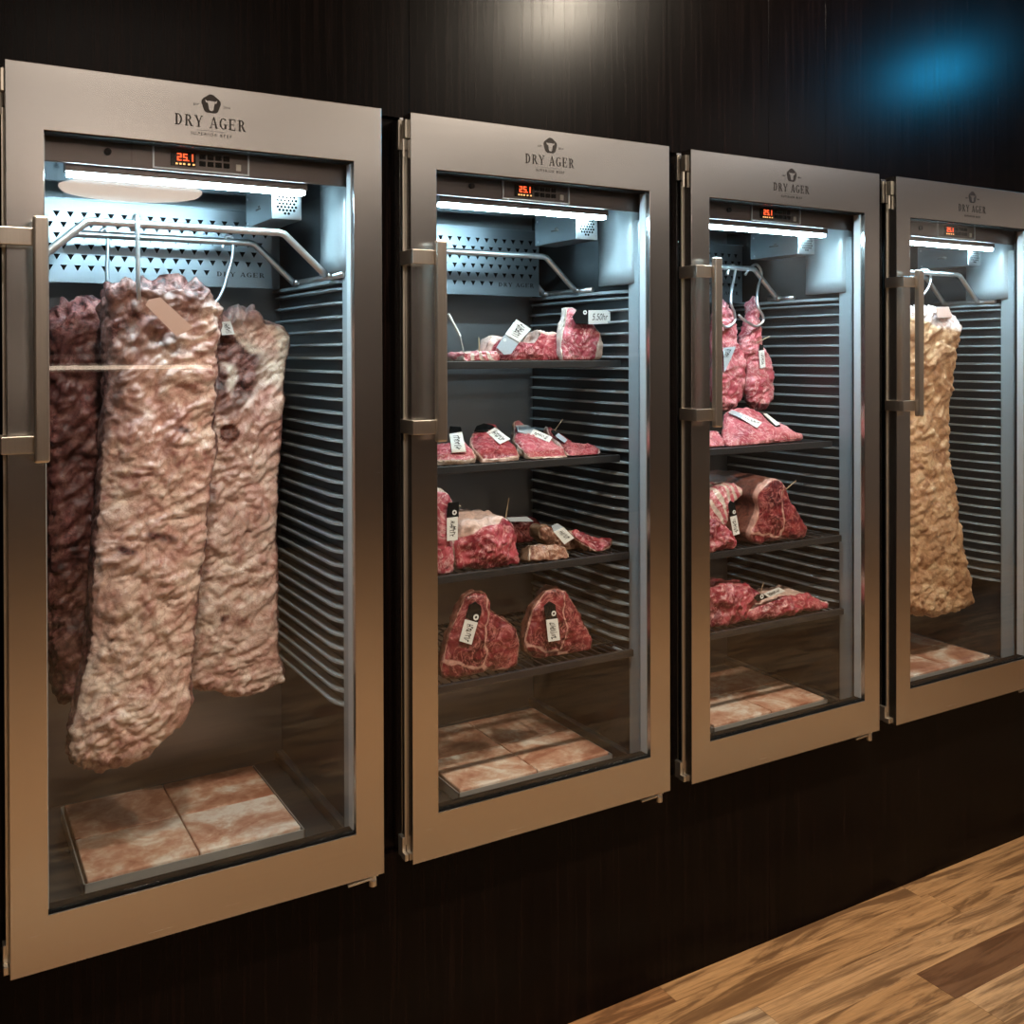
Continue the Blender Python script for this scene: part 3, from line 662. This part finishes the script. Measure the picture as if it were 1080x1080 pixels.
PLANE = {}
def cut(name, i, px, matname, Y=None, shelfz=None, T=.05, tilt=0., sd=0, fatw=.10, kind='steak', bulge=.12, crust_rim=.2, fatside=None, rough=1., dirx=0.):
    """A slab of meat: the photographed outline of its face set on a plane at depth Y (leaning back by tilt degrees), given real thickness T behind."""
    xs = [p[0] for p in px]; ys = [p[1] for p in px]; low = max(px, key=lambda p: p[1])
    n = Vector((0, -math.cos(R(tilt)), math.sin(R(tilt))))
    p0 = at(i, low[0], low[1], Y)
    if T is None: T = max(.02, (p0.z-shelfz)/max(.3, math.sin(R(tilt))+.0001))
    loop = [onplane(i, x, y, p0, n) for x, y in px]
    loop = resample(loop+[loop[0]], 91)[:-1]
    for _ in range(1): loop = [(loop[k-1]+2*loop[k]+loop[(k+1) % 90])/4 for k in range(90)]
    c = sum(loop, Vector())/90
    u = Vector((1, 0, 0)); w = n.cross(u).normalized()
    PLANE['last'] = (p0, n)
    b = MB(); bm = b.bm; NR = 26; rings = []; info = []
    size = sum((p-c).length for p in loop)/90
    back = -n*T + Vector((dirx*T, 0, 0))
    for r in range(1, NR+1):
        f = r/NR; f2 = f if f < .85 else .85+.15*math.sin((f-.85)/.15*math.pi/2)
        dome = bulge*size*(1-f**2.2) - min(.28*T, .008)*max(0, (f-.85)/.15)**2
        rings.append([bm.verts.new(c+(p-c)*f2 + n*dome) for p in loop]); info += [(f, 0.)]*90
    for r in range(1, 11):
        s = r/10; k2 = 1+.035*math.sin(s*math.pi)
        if r == 10: k2 = .95
        rings.append([bm.verts.new(c+(p-c)*k2 + back*s) for p in loop]); info += [(1., s)]*90
    cv = bm.verts.new(c+n*bulge*size); info.append((0, 0)); bv = bm.verts.new(c+back); info.append((0, 1))
    for k in range(90): b.face((cv, rings[0][k], rings[0][(k+1) % 90])); b.face((bv, rings[-1][(k+1) % 90], rings[-1][k]))
    for A, B in zip(rings, rings[1:]):
        for k in range(90): b.face((A[k], B[k], B[(k+1) % 90], A[(k+1) % 90]))
    bmesh.ops.recalc_face_normals(bm, faces=bm.faces[:]); bm.normal_update()
    fl = bm.verts.layers.float.new('fat'); cl = bm.verts.layers.float.new('crust')
    for v, (f, s) in zip(list(bm.verts), info):
        p = v.co.copy(); o = Vector((sd*4.7, sd*2.9, sd))
        h = .0035*noise.fractal(p*34+o, .9, 2.1, 3) + .003*((1-abs(noise.noise(p*70+o)))**2-.5)
        if kind == 'lump': h += .010*noise.fractal(p*17+o, .9, 2.2, 3) + .006*((1-abs(noise.noise(p*40+o)))**2-.55)
        if kind == 'bone':                                  # a T-shaped ridge of bone and fat through the face
            x = (p-c).dot(u); z = (p-c).dot(w)*(-1 if w.z < 0 else 1)
            ln = abs(x-.10*size-.06*z+.012*nz(p, 30, sd)); v[fl] = max(0, 1-ln/(.055*size))*(s == 0)*.9
            v[fl] = max(v[fl], max(0, 1-abs(z+.62*size+.3*x+.01*nz(p, 40, sd))/(.10*size))*(s == 0)*.8)
        if kind == 'rack':
            v[fl] = .95*band(math.sin((p.x+.6*p.z)*210+7*nz(p, 18, sd)), .0, .35)
        ang = nz(p, 20, sd)
        if s == 0 and fatw > 0: v[fl] = max(v[fl], band(f+.12*ang*min(1, fatw*6), 1-fatw, 1-fatw*.4))
        if s > 0: v[fl] = max(v[fl], .85 if fatw > 0 else 0); v[cl] = crust_rim + .2*ang
        if fatside and s == 0:
            d = (p-c).dot(Vector(fatside))/size; v[fl] = max(v[fl], band(d+.3*ang, .55, .8))
        if f > .8: h += .0045*noise.noise(p*55+o)
        v.co = p + v.normal*h*rough
    if shelfz is not None:
        zmin = min(v.co.z for v in bm.verts)
        for v in bm.verts:                                  # settles on the wires of the shelf
            if v.co.z < shelfz+.0005: v.co.z = shelfz+.0005
        if zmin > shelfz+.0005:
            top = max(v.co.z for v in bm.verts)
            for v in bm.verts: v.co.z = shelfz+.0005+(v.co.z-zmin)*(top-shelfz-.0005)/(top-zmin)
    o = b.build(name, matname, smooth=True, loc=W(i), norm=False); origin_to_base(o); return o
def K(ox, oy, s): return lambda *p: [(ox+x/s, oy+y/s) for x, y in p]

def poly3(i, px, Y): return [at(i, x, y, Y) for x, y in px]
def meat_tag(i, Y, label, holder=None, card=None, skewer=None, ring=None, hm='black', cm='card', lean=0., writing=True, body=None, plane=None):
    t = empty('meat_tag', (0, 0, 0)); allp = []; nn = Vector((0, -1, 0)) if plane is None else plane[1]
    def P(px, dy=0.):
        q = [at(i, x, y, Y+dy) if plane is None else onplane(i, x, y, plane[0]+plane[1]*(Y-dy), plane[1]) for x, y in px]; allp.extend(q); return q
    objs = []
    if card:
        pc = P(card); b = MB(); b.prism(pc, -nn*.0014); co = b.build('card', cm, t); objs.append(co)
        if writing:
            a, bb, cc, dd = [Vector(v) for v in pc]; fy = nn*.0003
            lu, lv = (bb-a), (dd-a)
            if lv.length > lu.length: a, bb, cc, dd = bb, cc, dd, a; lu, lv = (bb-a), (dd-a)
            w = MB(); rnd = random.Random(label); x = .16
            if body:
                me = text_mesh(body, .5, .25, .001)
                for pl in me.polygons:
                    vs = [me.vertices[k].co for k in pl.vertices]
                    if pl.normal.z > .5: w.poly([a+lu*(.5+v.x*.55)+lv*(.5-v.y*1.35)+fy for v in vs])
                bpy.data.meshes.remove(me)
            else:
                while x < .84:                              # a line of handwriting: short slanted pen strokes
                    h = rnd.uniform(.16, .30); sl = rnd.uniform(-.03, .05); wd = .022; cyy = .5+rnd.uniform(-.05, .05)
                    w.prism([a+lu*(x+sl)+lv*(cyy-h)+fy, a+lu*(x+sl+wd)+lv*(cyy-h)+fy, a+lu*(x+wd-sl)+lv*(cyy+h)+fy, a+lu*(x-sl)+lv*(cyy+h)+fy], nn*.0002)
                    if rnd.random() < .7:
                        q = rnd.uniform(-.2, .2)
                        w.prism([a+lu*(x)+lv*(cyy+q)+fy, a+lu*(x+.08)+lv*(cyy+q-.05)+fy, a+lu*(x+.08)+lv*(cyy+q+.03)+fy, a+lu*(x)+lv*(cyy+q+.08)+fy], nn*.0002)
                    x += rnd.uniform(.055, .11)
            wo = w.build('handwriting', 'ink', co); objs.append(wo)
    if holder:
        b = MB(); b.prism(P(holder, .0016), -nn*.0025); ho = b.build('clip', hm, t); objs.append(ho)
        if ring:
            c = P([(ring[0], ring[1])], .0012)[0]; r = ring[2]*.0022; b = MB(); ru = Vector((1, 0, 0)); rw = nn.cross(ru).normalized()
            o = [c+r*math.cos(k*math.pi/8)*ru+r*math.sin(k*math.pi/8)*rw for k in range(16)]; n2 = [c+(p-c)*.45 for p in o]
            for k in range(16): b.prism([o[k], o[(k+1) % 16], n2[(k+1) % 16], n2[k]], nn*.0006)
            objs.append(b.build('ring_mark', 'card', ho))
    if skewer:
        (x0, y0), (x1, y1) = skewer; q = P([(x0, y0)], .002) + P([(x1, y1)], .010); allp.extend(q)
        d = (q[1]-q[0]); q[1] = q[1]+d*.25
        b = MB(); b.tube(q, [.0014, .0011], 6); objs.append(b.build('skewer', 'wood', t))
    lo = Vector((sum(p.x for p in allp)/len(allp), sum(p.y for p in allp)/len(allp), min(p.z for p in allp)))
    for o in objs: o.data.transform(Matrix.Translation(-lo))
    t.location = W(i)+lo; tag(t, label, 'tag', 'tags on the meat'); return t

# --- third fridge: the two small hanging cuts
hl = beef('hanging_cut', 2, [(758, 314), (752, 330), (750, 350), (749.5, 380), (750, 410), (752, 430)], [(764.5, 318), (768.5, 326), (772, 338), (773, 350), (775, 361), (781, 371), (784, 383), (784, 400), (782, 418), (774, 430), (764, 435)], .33, .028, 'pink', 21, rows=90, seg=60, attrs=a_hang, amp=.75, px=.8, py=.9)
tag(hl, 'small red cut hanging behind the door handle, with a grey tag', 'meat', CUT)
hr = beef('hanging_cut', 2, [(794, 313), (789.5, 322), (788, 336), (786, 347), (781, 358), (781, 368), (785, 380), (786.5, 396), (785.5, 412), (788, 424), (796, 432)], [(797, 313.5), (798.3, 325), (798.3, 341), (799.5, 354), (803, 366), (809, 374), (813, 388), (814, 405), (812.5, 420), (807, 432)], .33, .026, 'pink', 23, rows=90, seg=60, attrs=a_hang, amp=.75, px=.8, py=.9)
tag(hr, 'small red cut hanging from the curved hook clear of the handle', 'meat', CUT)

# --- second fridge, four shelves
k = K(455, 310, 5.143); z = S2[0]
o = cut('rib_rack', 1, k((178, 318), (215, 322), (260, 318), (310, 316), (350, 312), (372, 330), (374, 350), (372, 368), (280, 368), (178, 368), (174, 345)), 'pink', .20, z, T=.10, sd=1, fatw=.0, kind='rack')
tag(o, 'low striped rib piece at the handle end of the uppermost shelf', 'meat', 'cuts on the uppermost shelf')
o = cut('beef_steak', 1, k((306, 305), (318, 270), (332, 245), (365, 228), (420, 238), (500, 260), (570, 272), (598, 245), (590, 214), (598, 198), (614, 205), (640, 212), (675, 216), (705, 230), (716, 262), (712, 364), (610, 366), (500, 366), (400, 366), (330, 366), (312, 340)), 'red', .235, z, T=.06, sd=2, fatw=.16, crust_rim=.1)
tag(o, 'red steak with curled white fat rim on the uppermost shelf', 'steak', 'cuts on the uppermost shelf')
o = cut('beef_steak', 1, k((742, 80), (775, 76), (830, 112), (872, 165), (905, 192), (926, 240), (932, 295), (925, 345), (870, 364), (790, 366), (720, 364), (708, 290), (716, 210), (733, 130)), 'pink', .205, z, T=.03, sd=3, fatw=.05, crust_rim=.0, fatside=(.9, 0, -.35))
tag(o, 'tall pale pink wedge-shaped steak on the uppermost shelf', 'steak', 'cuts on the uppermost shelf')
meat_tag(1, .188, 'tilted grey and white tag on the steak with the curled fat rim', k((355, 290), (400, 222), (480, 258), (432, 325), (395, 330)), k((400, 218), (462, 138), (540, 190), (478, 262)), ring=(532.5, 358.5, 1.8), hm='greycard')
meat_tag(1, .185, 'level tag sticking out past the tall pale pink wedge-shaped steak', k((766, 125), (790, 88), (853, 88), (853, 165), (785, 160)), k((853, 88), (970, 88), (970, 160), (853, 165)), ring=(617, 329.5, 2.6), body='5.50hr', hm='black')
b = MB(); b.tube([at(1, 473, 331, .19), at(1, 485.5, 355, .19)], .0032, 8); b.tube([at(1, 485.5, 355, .19), at(1, 489, 372, .205)], .0015, 6)
o = b.build('meat_pin', 'card', loc=W(1)); origin_to_base(o); tag(o, 'thick white pin leaning over the uppermost shelf beside the handle', 'pin')
b = MB(); b.tube([at(1, 505, 356, .21), at(1, 506, 375, .215)], .0016, 6); o = b.build('meat_pin', 'wood', loc=W(1)); origin_to_base(o)
tag(o, 'thin wooden pin upright in the low striped rib piece', 'pin')

k = K(455, 425, 5.143); z = S2[1]; G = 'thick steaks in a row'
o = cut('beef_steak', 1, k((20, 222), (60, 216), (120, 214), (180, 210), (200, 235), (235, 275), (238, 296), (160, 308), (90, 308), (20, 306)), 'pink', .146, z, None, 71, sd=4, fatw=.07, crust_rim=.5)
tag(o, 'thick steak nearest the handle in the row of four, under a white tag', 'steak', G); PA = PLANE['last']
o = cut('beef_steak', 1, k((214, 190), (240, 135), (300, 112), (345, 125), (400, 185), (440, 220), (474, 268), (470, 285), (370, 296), (278, 300), (250, 265), (222, 232)), 'red', .146, z, None, 71, sd=5, fatw=.06, crust_rim=.55)
tag(o, 'second thick steak in the row of four, with a black-clipped tag', 'steak', G); PB = PLANE['last']
o = cut('beef_steak', 1, k((450, 150), (448, 100), (470, 92), (500, 130), (560, 185), (650, 212), (715, 250), (738, 285), (690, 294), (600, 290), (525, 284), (495, 250), (452, 205)), 'pink', .146, z, None, 71, sd=6, fatw=.07, crust_rim=.6)
tag(o, 'third thick steak in the row of four, with crusty brown edge', 'steak', G); PC = PLANE['last']
o = cut('beef_steak', 1, k((620, 122), (650, 140), (700, 190), (760, 222), (840, 242), (880, 236), (914, 242), (910, 285), (860, 298), (785, 304), (745, 280), (690, 215), (640, 165)), 'red', .165, z, None, 62, sd=7, fatw=.08, crust_rim=.3)
tag(o, 'thin pointed steak at the far end of the row of four', 'steak', G); PD = PLANE['last']
meat_tag(1, .012, 'upright white tag on the steak nearest the handle in the row of four', k((98, 150), (100, 125), (160, 130), (166, 155), (98, 168)), k((98, 168), (166, 156), (188, 262), (112, 268)), plane=PA)
meat_tag(1, .012, 'slanted tag with black clip on the second steak of the row of four', k((232, 150), (245, 125), (285, 110), (330, 120), (345, 132), (300, 160), (270, 155)), k((300, 160), (345, 132), (428, 195), (372, 222)), plane=PB)
meat_tag(1, .012, 'slanted tag with bluish clip on the third steak of the row of four', k((455, 122), (520, 118), (555, 140), (535, 170), (470, 155)), k((535, 170), (555, 140), (655, 185), (640, 212)), hm='greycard', plane=PC)
meat_tag(1, .012, 'narrow tag with a skewer on the far steak of the row of four', k((650, 150), (660, 144), (690, 165), (672, 178)), k((672, 178), (690, 163), (738, 200), (722, 214)), skewer=(k((712, 88))[0], k((672, 145))[0]), hm='black', cm='greycard', writing=False, plane=PD)

k = K(455, 510, 5.143); z = S2[2]; G = 'cuts on the shelf of the domed roast'
o = cut('beef_steak', 1, k((-5, 60), (10, 44), (30, 40), (62, 40), (95, 58), (118, 92), (116, 180), (110, 300), (124, 400), (126, 465), (98, 503), (30, 506), (-5, 508)), 'pink', .105, z, T=.07, sd=8, fatw=.06)
tag(o, 'tall pink slab standing at the handle end, next to the domed roast', 'steak', G)
o = cut('beef_roast', 1, k((122, 330), (140, 275), (180, 228), (260, 198), (340, 184), (400, 196), (435, 240), (455, 300), (465, 400), (470, 440), (385, 462), (250, 465), (150, 450), (120, 400)), 'red', .125, z, T=.16, sd=9, fatw=.05, kind='lump', bulge=.42, fatside=(-.35, -.1, .9))
tag(o, 'domed red roast with a greyish white fat top', 'roast', G)
o = cut('beef_steak', 1, k((400, 215), (450, 196), (545, 186), (588, 202), (600, 255), (560, 300), (530, 330), (470, 335), (420, 300)), 'deep', .34, z, T=.05, sd=10, fatw=.0)
tag(o, 'dark red piece lying behind the domed roast under a grey tag', 'steak', G)
o = cut('beef_steak', 1, k((540, 336), (600, 330), (680, 334), (736, 342), (750, 380), (748, 412), (700, 418), (640, 424), (540, 416)), 'brown', .105, z, T=.055, sd=11, fatw=.04, crust_rim=.75, tilt=18)
tag(o, 'small brown-crusted block at the front of the domed roast shelf', 'steak', G)
o = cut('beef_steak', 1, k((590, 250), (620, 232), (700, 262), (770, 300), (822, 335), (826, 398), (780, 382), (720, 360), (640, 330), (596, 300)), 'brown', .20, z, T=.06, sd=12, fatw=.04, crust_rim=.8)
tag(o, 'brown-crusted piece behind the small block, carrying a white tag', 'steak', G)
o = cut('beef_steak', 1, k((742, 250), (770, 250), (800, 262), (870, 288), (978, 302), (968, 340), (935, 360), (900, 366), (850, 340), (815, 320)), 'red', .135, z, None, 45, sd=13, fatw=.10, crust_rim=.75)
tag(o, 'red-topped steak with crusty edge near the ribbed side, beside the white tag', 'steak', G)
meat_tag(1, .088, 'upright black-clipped tag on the tall pink slab beside the domed roast', k((85, 185), (92, 105), (150, 100), (148, 183)), k((85, 188), (143, 180), (143, 305), (85, 312)), ring=(479.3, 540.5, 2.6), skewer=(k((160, 124))[0], k((112, 104))[0]))
meat_tag(1, .21, 'flat grey tag on a long skewer behind the domed roast', None, k((405, 184), (520, 180), (556, 206), (430, 206)), skewer=(k((420, 78))[0], k((404, 180))[0]), cm='greycard', writing=False)
meat_tag(1, .165, 'tilted white tag on the brown-crusted piece behind the small block', k((652, 232), (684, 216), (718, 237), (664, 262)), k((664, 262), (718, 237), (775, 295), (722, 330)), hm='greycard')

k = K(455, 610, 5.143); z = S2[3]; G = 'standing T-bone steaks'
o = cut('beef_steak', 1, k((190, 98), (240, 76), (306, 88), (318, 120), (310, 165), (350, 190), (400, 232), (460, 280), (478, 330), (475, 420), (460, 478), (380, 505), (310, 497), (200, 535), (120, 550), (62, 532), (55, 480), (85, 380), (100, 310), (140, 220), (166, 150)), 'deep', .092, z, T=.032, sd=14, fatw=.05, kind='bone', crust_rim=.85)
tag(o, 'larger T-bone steak standing upright at the handle end of the lowest shelf', 'steak', G)
o = cut('beef_steak', 1, k((622, 68), (670, 55), (725, 66), (750, 105), (775, 142), (800, 190), (850, 280), (875, 350), (872, 402), (800, 414), (740, 430), (640, 435), (560, 430), (520, 400), (510, 330), (530, 260), (550, 170), (582, 130)), 'deep', .130, z, T=.032, sd=15, fatw=.06, kind='bone', crust_rim=.85)
tag(o, 'smaller T-bone steak standing upright nearer the ribbed side', 'steak', G)
meat_tag(1, .074, 'black tag with white card on the larger standing T-bone steak', k((188, 215), (205, 145), (240, 128), (268, 148), (272, 185), (252, 240), (220, 230)), k((183, 222), (252, 240), (218, 360), (152, 340)), ring=(502, 651, 3.2))
meat_tag(1, .108, 'black tag with white card on the smaller standing T-bone steak', k((612, 150), (640, 125), (672, 142), (682, 220), (622, 226)), k((622, 226), (685, 218), (698, 335), (635, 345)), ring=(584, 647, 3.))

# --- third fridge, three shelves
k = K(740, 380, 7.714); z = S3[0]; G = 'flat cuts under the hanging cuts'
o = cut('beef_slab', 2, k((195, 430), (230, 400), (300, 385), (380, 385), (470, 420), (560, 470), (640, 510), (740, 570), (826, 608), (815, 622), (700, 634), (560, 650), (420, 672), (290, 695), (225, 690), (190, 620)), 'pink', .15, z, None, 52, sd=16, fatw=.0, crust_rim=.0)
tag(o, 'wide flat marbled slab leaning on the shelf under the hanging cuts', 'meat', G); PE = PLANE['last']
o = cut('beef_slab', 2, k((40, 590), (60, 578), (100, 574), (140, 578), (178, 640), (188, 695), (100, 704), (45, 706)), 'pink', .165, z, None, 45, sd=17, fatw=.08)
tag(o, 'small flat pink piece at the handle end, below the handle foot', 'meat', G)
meat_tag(2, .016, 'slanted tag with grey clip on the wide flat slab', k((215, 425), (245, 403), (342, 440), (320, 470)), k((320, 470), (345, 440), (492, 505), (452, 550)), ring=(781.5, 436.5, 2.2), hm='greycard', plane=PE)
meat_tag(2, .014, 'narrow second tag on the wide flat slab, nearer the ribbed side', k((490, 432), (512, 432), (636, 520), (640, 536), (600, 540)), k((500, 430), (530, 434), (640, 518), (606, 530)), hm='black', writing=False, plane=PE)
meat_tag(2, .295, 'grey tag on the hanging cut behind the door handle', None, [(763, 367), (776, 365.5), (771, 378), (764, 393)], cm='greycard')
meat_tag(2, .298, 'narrow white tag pinned to the hanging cut clear of the handle', [(801.5, 363), (805, 364), (805.5, 370), (801, 370)], [(800.3, 370), (806, 369), (807.5, 387), (802, 388.5)], skewer=((811.5, 355), (801, 360)))

k = K(740, 480, 7.714); z = S3[1]; G = 'cuts beside the wedge roast'
o = cut('rib_rack', 2, k((55, 352), (75, 335), (110, 302), (180, 262), (250, 237), (325, 248), (352, 268), (300, 320), (240, 372), (205, 460), (140, 540), (75, 582), (55, 588)), 'pink', .165, z, T=.08, sd=18, fatw=.0, kind='rack')
tag(o, 'striped rib rack behind the lump of meat, next to the wedge roast', 'meat', G)
o = cut('beef_roast', 2, k((45, 600), (75, 580), (140, 535), (200, 570), (245, 630), (272, 690), (260, 745), (150, 775), (60, 788), (45, 770)), 'red', .10, z, T=.05, sd=19, fatw=.0, kind='lump', bulge=.35)
tag(o, 'rounded pink lump in front of the striped rib rack', 'roast', G)
o = cut('beef_roast', 2, k((452, 325), (480, 262), (530, 215), (590, 190), (648, 205), (682, 245), (700, 320), (745, 410), (812, 500), (858, 590), (872, 655), (800, 688), (720, 688), (640, 695), (560, 705), (470, 730), (400, 690), (392, 640), (430, 540), (470, 430)), 'deep', .105, z, T=.26, sd=20, fatw=.10, kind='bone', crust_rim=.95, bulge=.10)
tag(o, 'big wedge-shaped red roast standing on the middle shelf', 'roast', G)
meat_tag(2, .098, 'black tag with white card between the pink lump and the wedge roast', k((220, 405), (235, 370), (268, 388), (286, 490), (234, 502)), k((232, 505), (285, 490), (310, 640), (260, 655)), ring=(774.2, 540, 2.4))
b = MB(); b.tube([at(2, 829, 516, .13), at(2, 839.5, 507, .11)], .0017, 6); o = b.build('meat_pin', 'wood', loc=W(2)); origin_to_base(o)
tag(o, 'thin pale pin stuck in the shoulder of the wedge roast', 'pin')
k = K(740, 590, 6.75); z = S3[2]; G = 'loose lumps of meat'
o = cut('beef_roast', 2, k((48, 250), (68, 232), (140, 197), (230, 182), (340, 195), (430, 240), (440, 290), (380, 350), (330, 420), (240, 470), (160, 490), (68, 505), (48, 480)), 'red', .13, z, T=.11, sd=21, fatw=.0, kind='lump', bulge=.3)
tag(o, 'rounded red lump at the handle end of the shelf with two lumps', 'roast', G)
o = cut('beef_roast', 2, k((322, 402), (370, 340), (460, 292), (560, 262), (680, 250), (750, 232), (830, 270), (880, 300), (902, 328), (890, 352), (760, 385), (600, 405), (440, 425), (340, 440)), 'red', .115, z, T=.10, sd=22, fatw=.06, kind='lump', bulge=.25)
tag(o, 'long flat red lump reaching towards the ribbed side, below a tag', 'roast', G)
meat_tag(2, .098, 'slanted white tag with black ring clip between the two red lumps', k((375, 272), (400, 250), (455, 243), (475, 270), (400, 302)), k((440, 245), (550, 198), (598, 225), (480, 272)), ring=(803.5, 629, 3.), skewer=(k((442, 160))[0], k((422, 228))[0]))
# --- tags on the hanging sides
meat_tag(0, .088, 'blank pink tag hanging at the top of the foremost side of beef', None, [(153.5, 321.5), (157, 316), (169, 313.5), (204, 345.5), (186.5, 355)], cm='pinkcard', writing=False)
meat_tag(0, .268, 'small white tag on the pale side of beef with the round stamp', None, [(232, 340), (243, 338.5), (247.5, 352.5), (234, 353.5)])
meat_tag(3, .145, 'small pale tag at the top of the long tan side of beef', None, [(987, 324), (1000.5, 323.5), (1005, 334.5), (989, 335)], cm='pinkcard', writing=False)

# ------------------------------------------------------------------ light
def light(kind, name, loc, energy, col=(1, 1, 1), size=.2, size_y=None, target=None, spread=None, ang=None, blend=.5):
    l = bpy.data.lights.new(name, kind); l.energy = energy; l.color = col
    o = bpy.data.objects.new(name, l); C.objects.link(o); o.location = loc
    if kind == 'AREA':
        l.shape = 'RECTANGLE' if size_y else 'DISK'; l.size = size
        if size_y: l.size_y = size_y
        if spread: l.spread = R(spread)
    if kind == 'SPOT': l.spot_size = R(ang); l.spot_blend = blend; l.shadow_soft_size = size
    if target is not None:
        o.rotation_euler = (Vector(target)-Vector(loc)).to_track_quat('-Z', 'Y').to_euler()
    return o
def mirror_lamp(x, y, height):
    """Where a ceiling lamp must hang for the wall to show its glint at this place."""
    p = at(0, x, y, YW)+W(0); d = (p-CAMLOC).normalized(); d.y = -d.y
    return p + d*((height-p.z)/d.z), p
WARM = (1., .88, .76)
lp, wp = mirror_lamp(592, 2, CEIL-.03)
light('AREA', 'ceiling_spot_warm', lp, 38, (1., .86, .68), .16, target=wp)
lp2, wp2 = mirror_lamp(985, 74, CEIL-.03)
light('AREA', 'ceiling_spot_blue', lp2, 10.5, (.02, .47, .92), .16, target=wp2)
for x in (-1.4, .6, 2.6, 4.6):
    for y in (-2.6, -4.6):
        light('AREA', 'ceiling_panel', (x, y, CEIL-.02), 7, WARM, 1.1, .35, target=(x, y, 0))
for x in (.35, 1.1, 1.9, 2.7):  # unseen spots added to light the meat through the glass
    light('SPOT', 'fill_downlight', (x-.25, -1.25, CEIL-.03), 105, (1., .83, .68), .05, target=(x, .1, 1.15), ang=52, blend=.8)
for x in (-.6, 1.0, 2.6, 4.2):  # unseen spots added to brighten the floor
    for y in (-1.35, -2.6):
        light('SPOT', 'fill_downlight', (x, y, CEIL-.03), 105, (1., .82, .64), .06, target=(x, y-.05, 0), ang=66, blend=.9)
for y in (-.6, -2., -3.4, -4.8):                              # lights added to brighten the side wall mirrored in the far doors
    light('SPOT', 'wall_fill', (XR-.55, y, CEIL-.03), 60, (1., .90, .80), .06, target=(XR, y, CEIL-1.0), ang=95, blend=1.)
# round pendant whose underside is mirrored in the first fridge's glass
p = at(0, 139, 203.5, .0095)+W(0); d = ray(139, 203.5); d.y = -d.y
lamp = empty('pendant_lamp', p + d*(4.3/d.length)); r0 = .39
b = MB(); b.tube([(0, 0, 0), (0, 0, .012), (0, 0, .02)], [r0-.01, r0, r0], 48); b.build('diffuser', mat('lamp_diffuser', (.9, .85, .8), .5, emit=(1., .80, .66), estr=11.), lamp)
b = MB(); b.tube([(0, 0, .0205), (0, 0, .10), (0, 0, .14)], [r0+.004, r0+.004, .1], 48); b.build('lamp_shade', 'plaster', lamp)
b = MB(); b.tube([(0, 0, .14), (0, 0, CEIL-lamp.location.z)], .006, 8); b.build('cord', 'black', lamp)
tag(lamp, 'round flat pendant lamp hanging in the room across from the fridges', 'lamp')

# made-up glowing bar along the opposite wall, just below eye level, for the bright line mirrored in the first fridge's glass
ends = []
for x in (8, 224):
    p = at(0, x, 388.5, .0095)+W(0); d = ray(x, 388.5); d.y = -d.y
    ends.append(p + d*((YF+.05-p.y)/d.y))
b = MB(); zc = ends[0].z; b.box(ends[0].x, ends[1].x, YF+.0005, YF+.03, zc-.035, zc+.035, .004); o = b.build('glow_bar', 'plaster'); origin_to_base(o)
b = MB(); b.box((ends[0].x-ends[1].x)/2, (ends[1].x-ends[0].x)/2, .0152, .03, .020, .050, .003); b.build('glow_strip', mat('strip_glow', (.9, .85, .8), .5, emit=(1., .78, .60), estr=7.), o)
tag(o, 'added slim glowing bar on the wall opposite the fridges, for a mirrored line', 'lamp')
w = bpy.data.worlds.new('world'); bpy.context.scene.world = w; w.use_nodes = True
w.node_tree.nodes['Background'].inputs['Color'].default_value = (.02, .02, .02, 1)
sc = bpy.context.scene
sc.view_settings.view_transform = 'Standard'; sc.view_settings.look = 'None'; sc.view_settings.exposure = 0.; sc.view_settings.gamma = 1.; sc.view_settings.use_curve_mapping = False
sc.cycles.use_denoising = True
sc.cycles.max_bounces = 8; sc.cycles.transparent_max_bounces = 12; sc.cycles.glossy_bounces = 5; sc.cycles.diffuse_bounces = 4
sc.cycles.sample_clamp_indirect = 6.; sc.cycles.caustics_reflective = False; sc.cycles.caustics_refractive = False
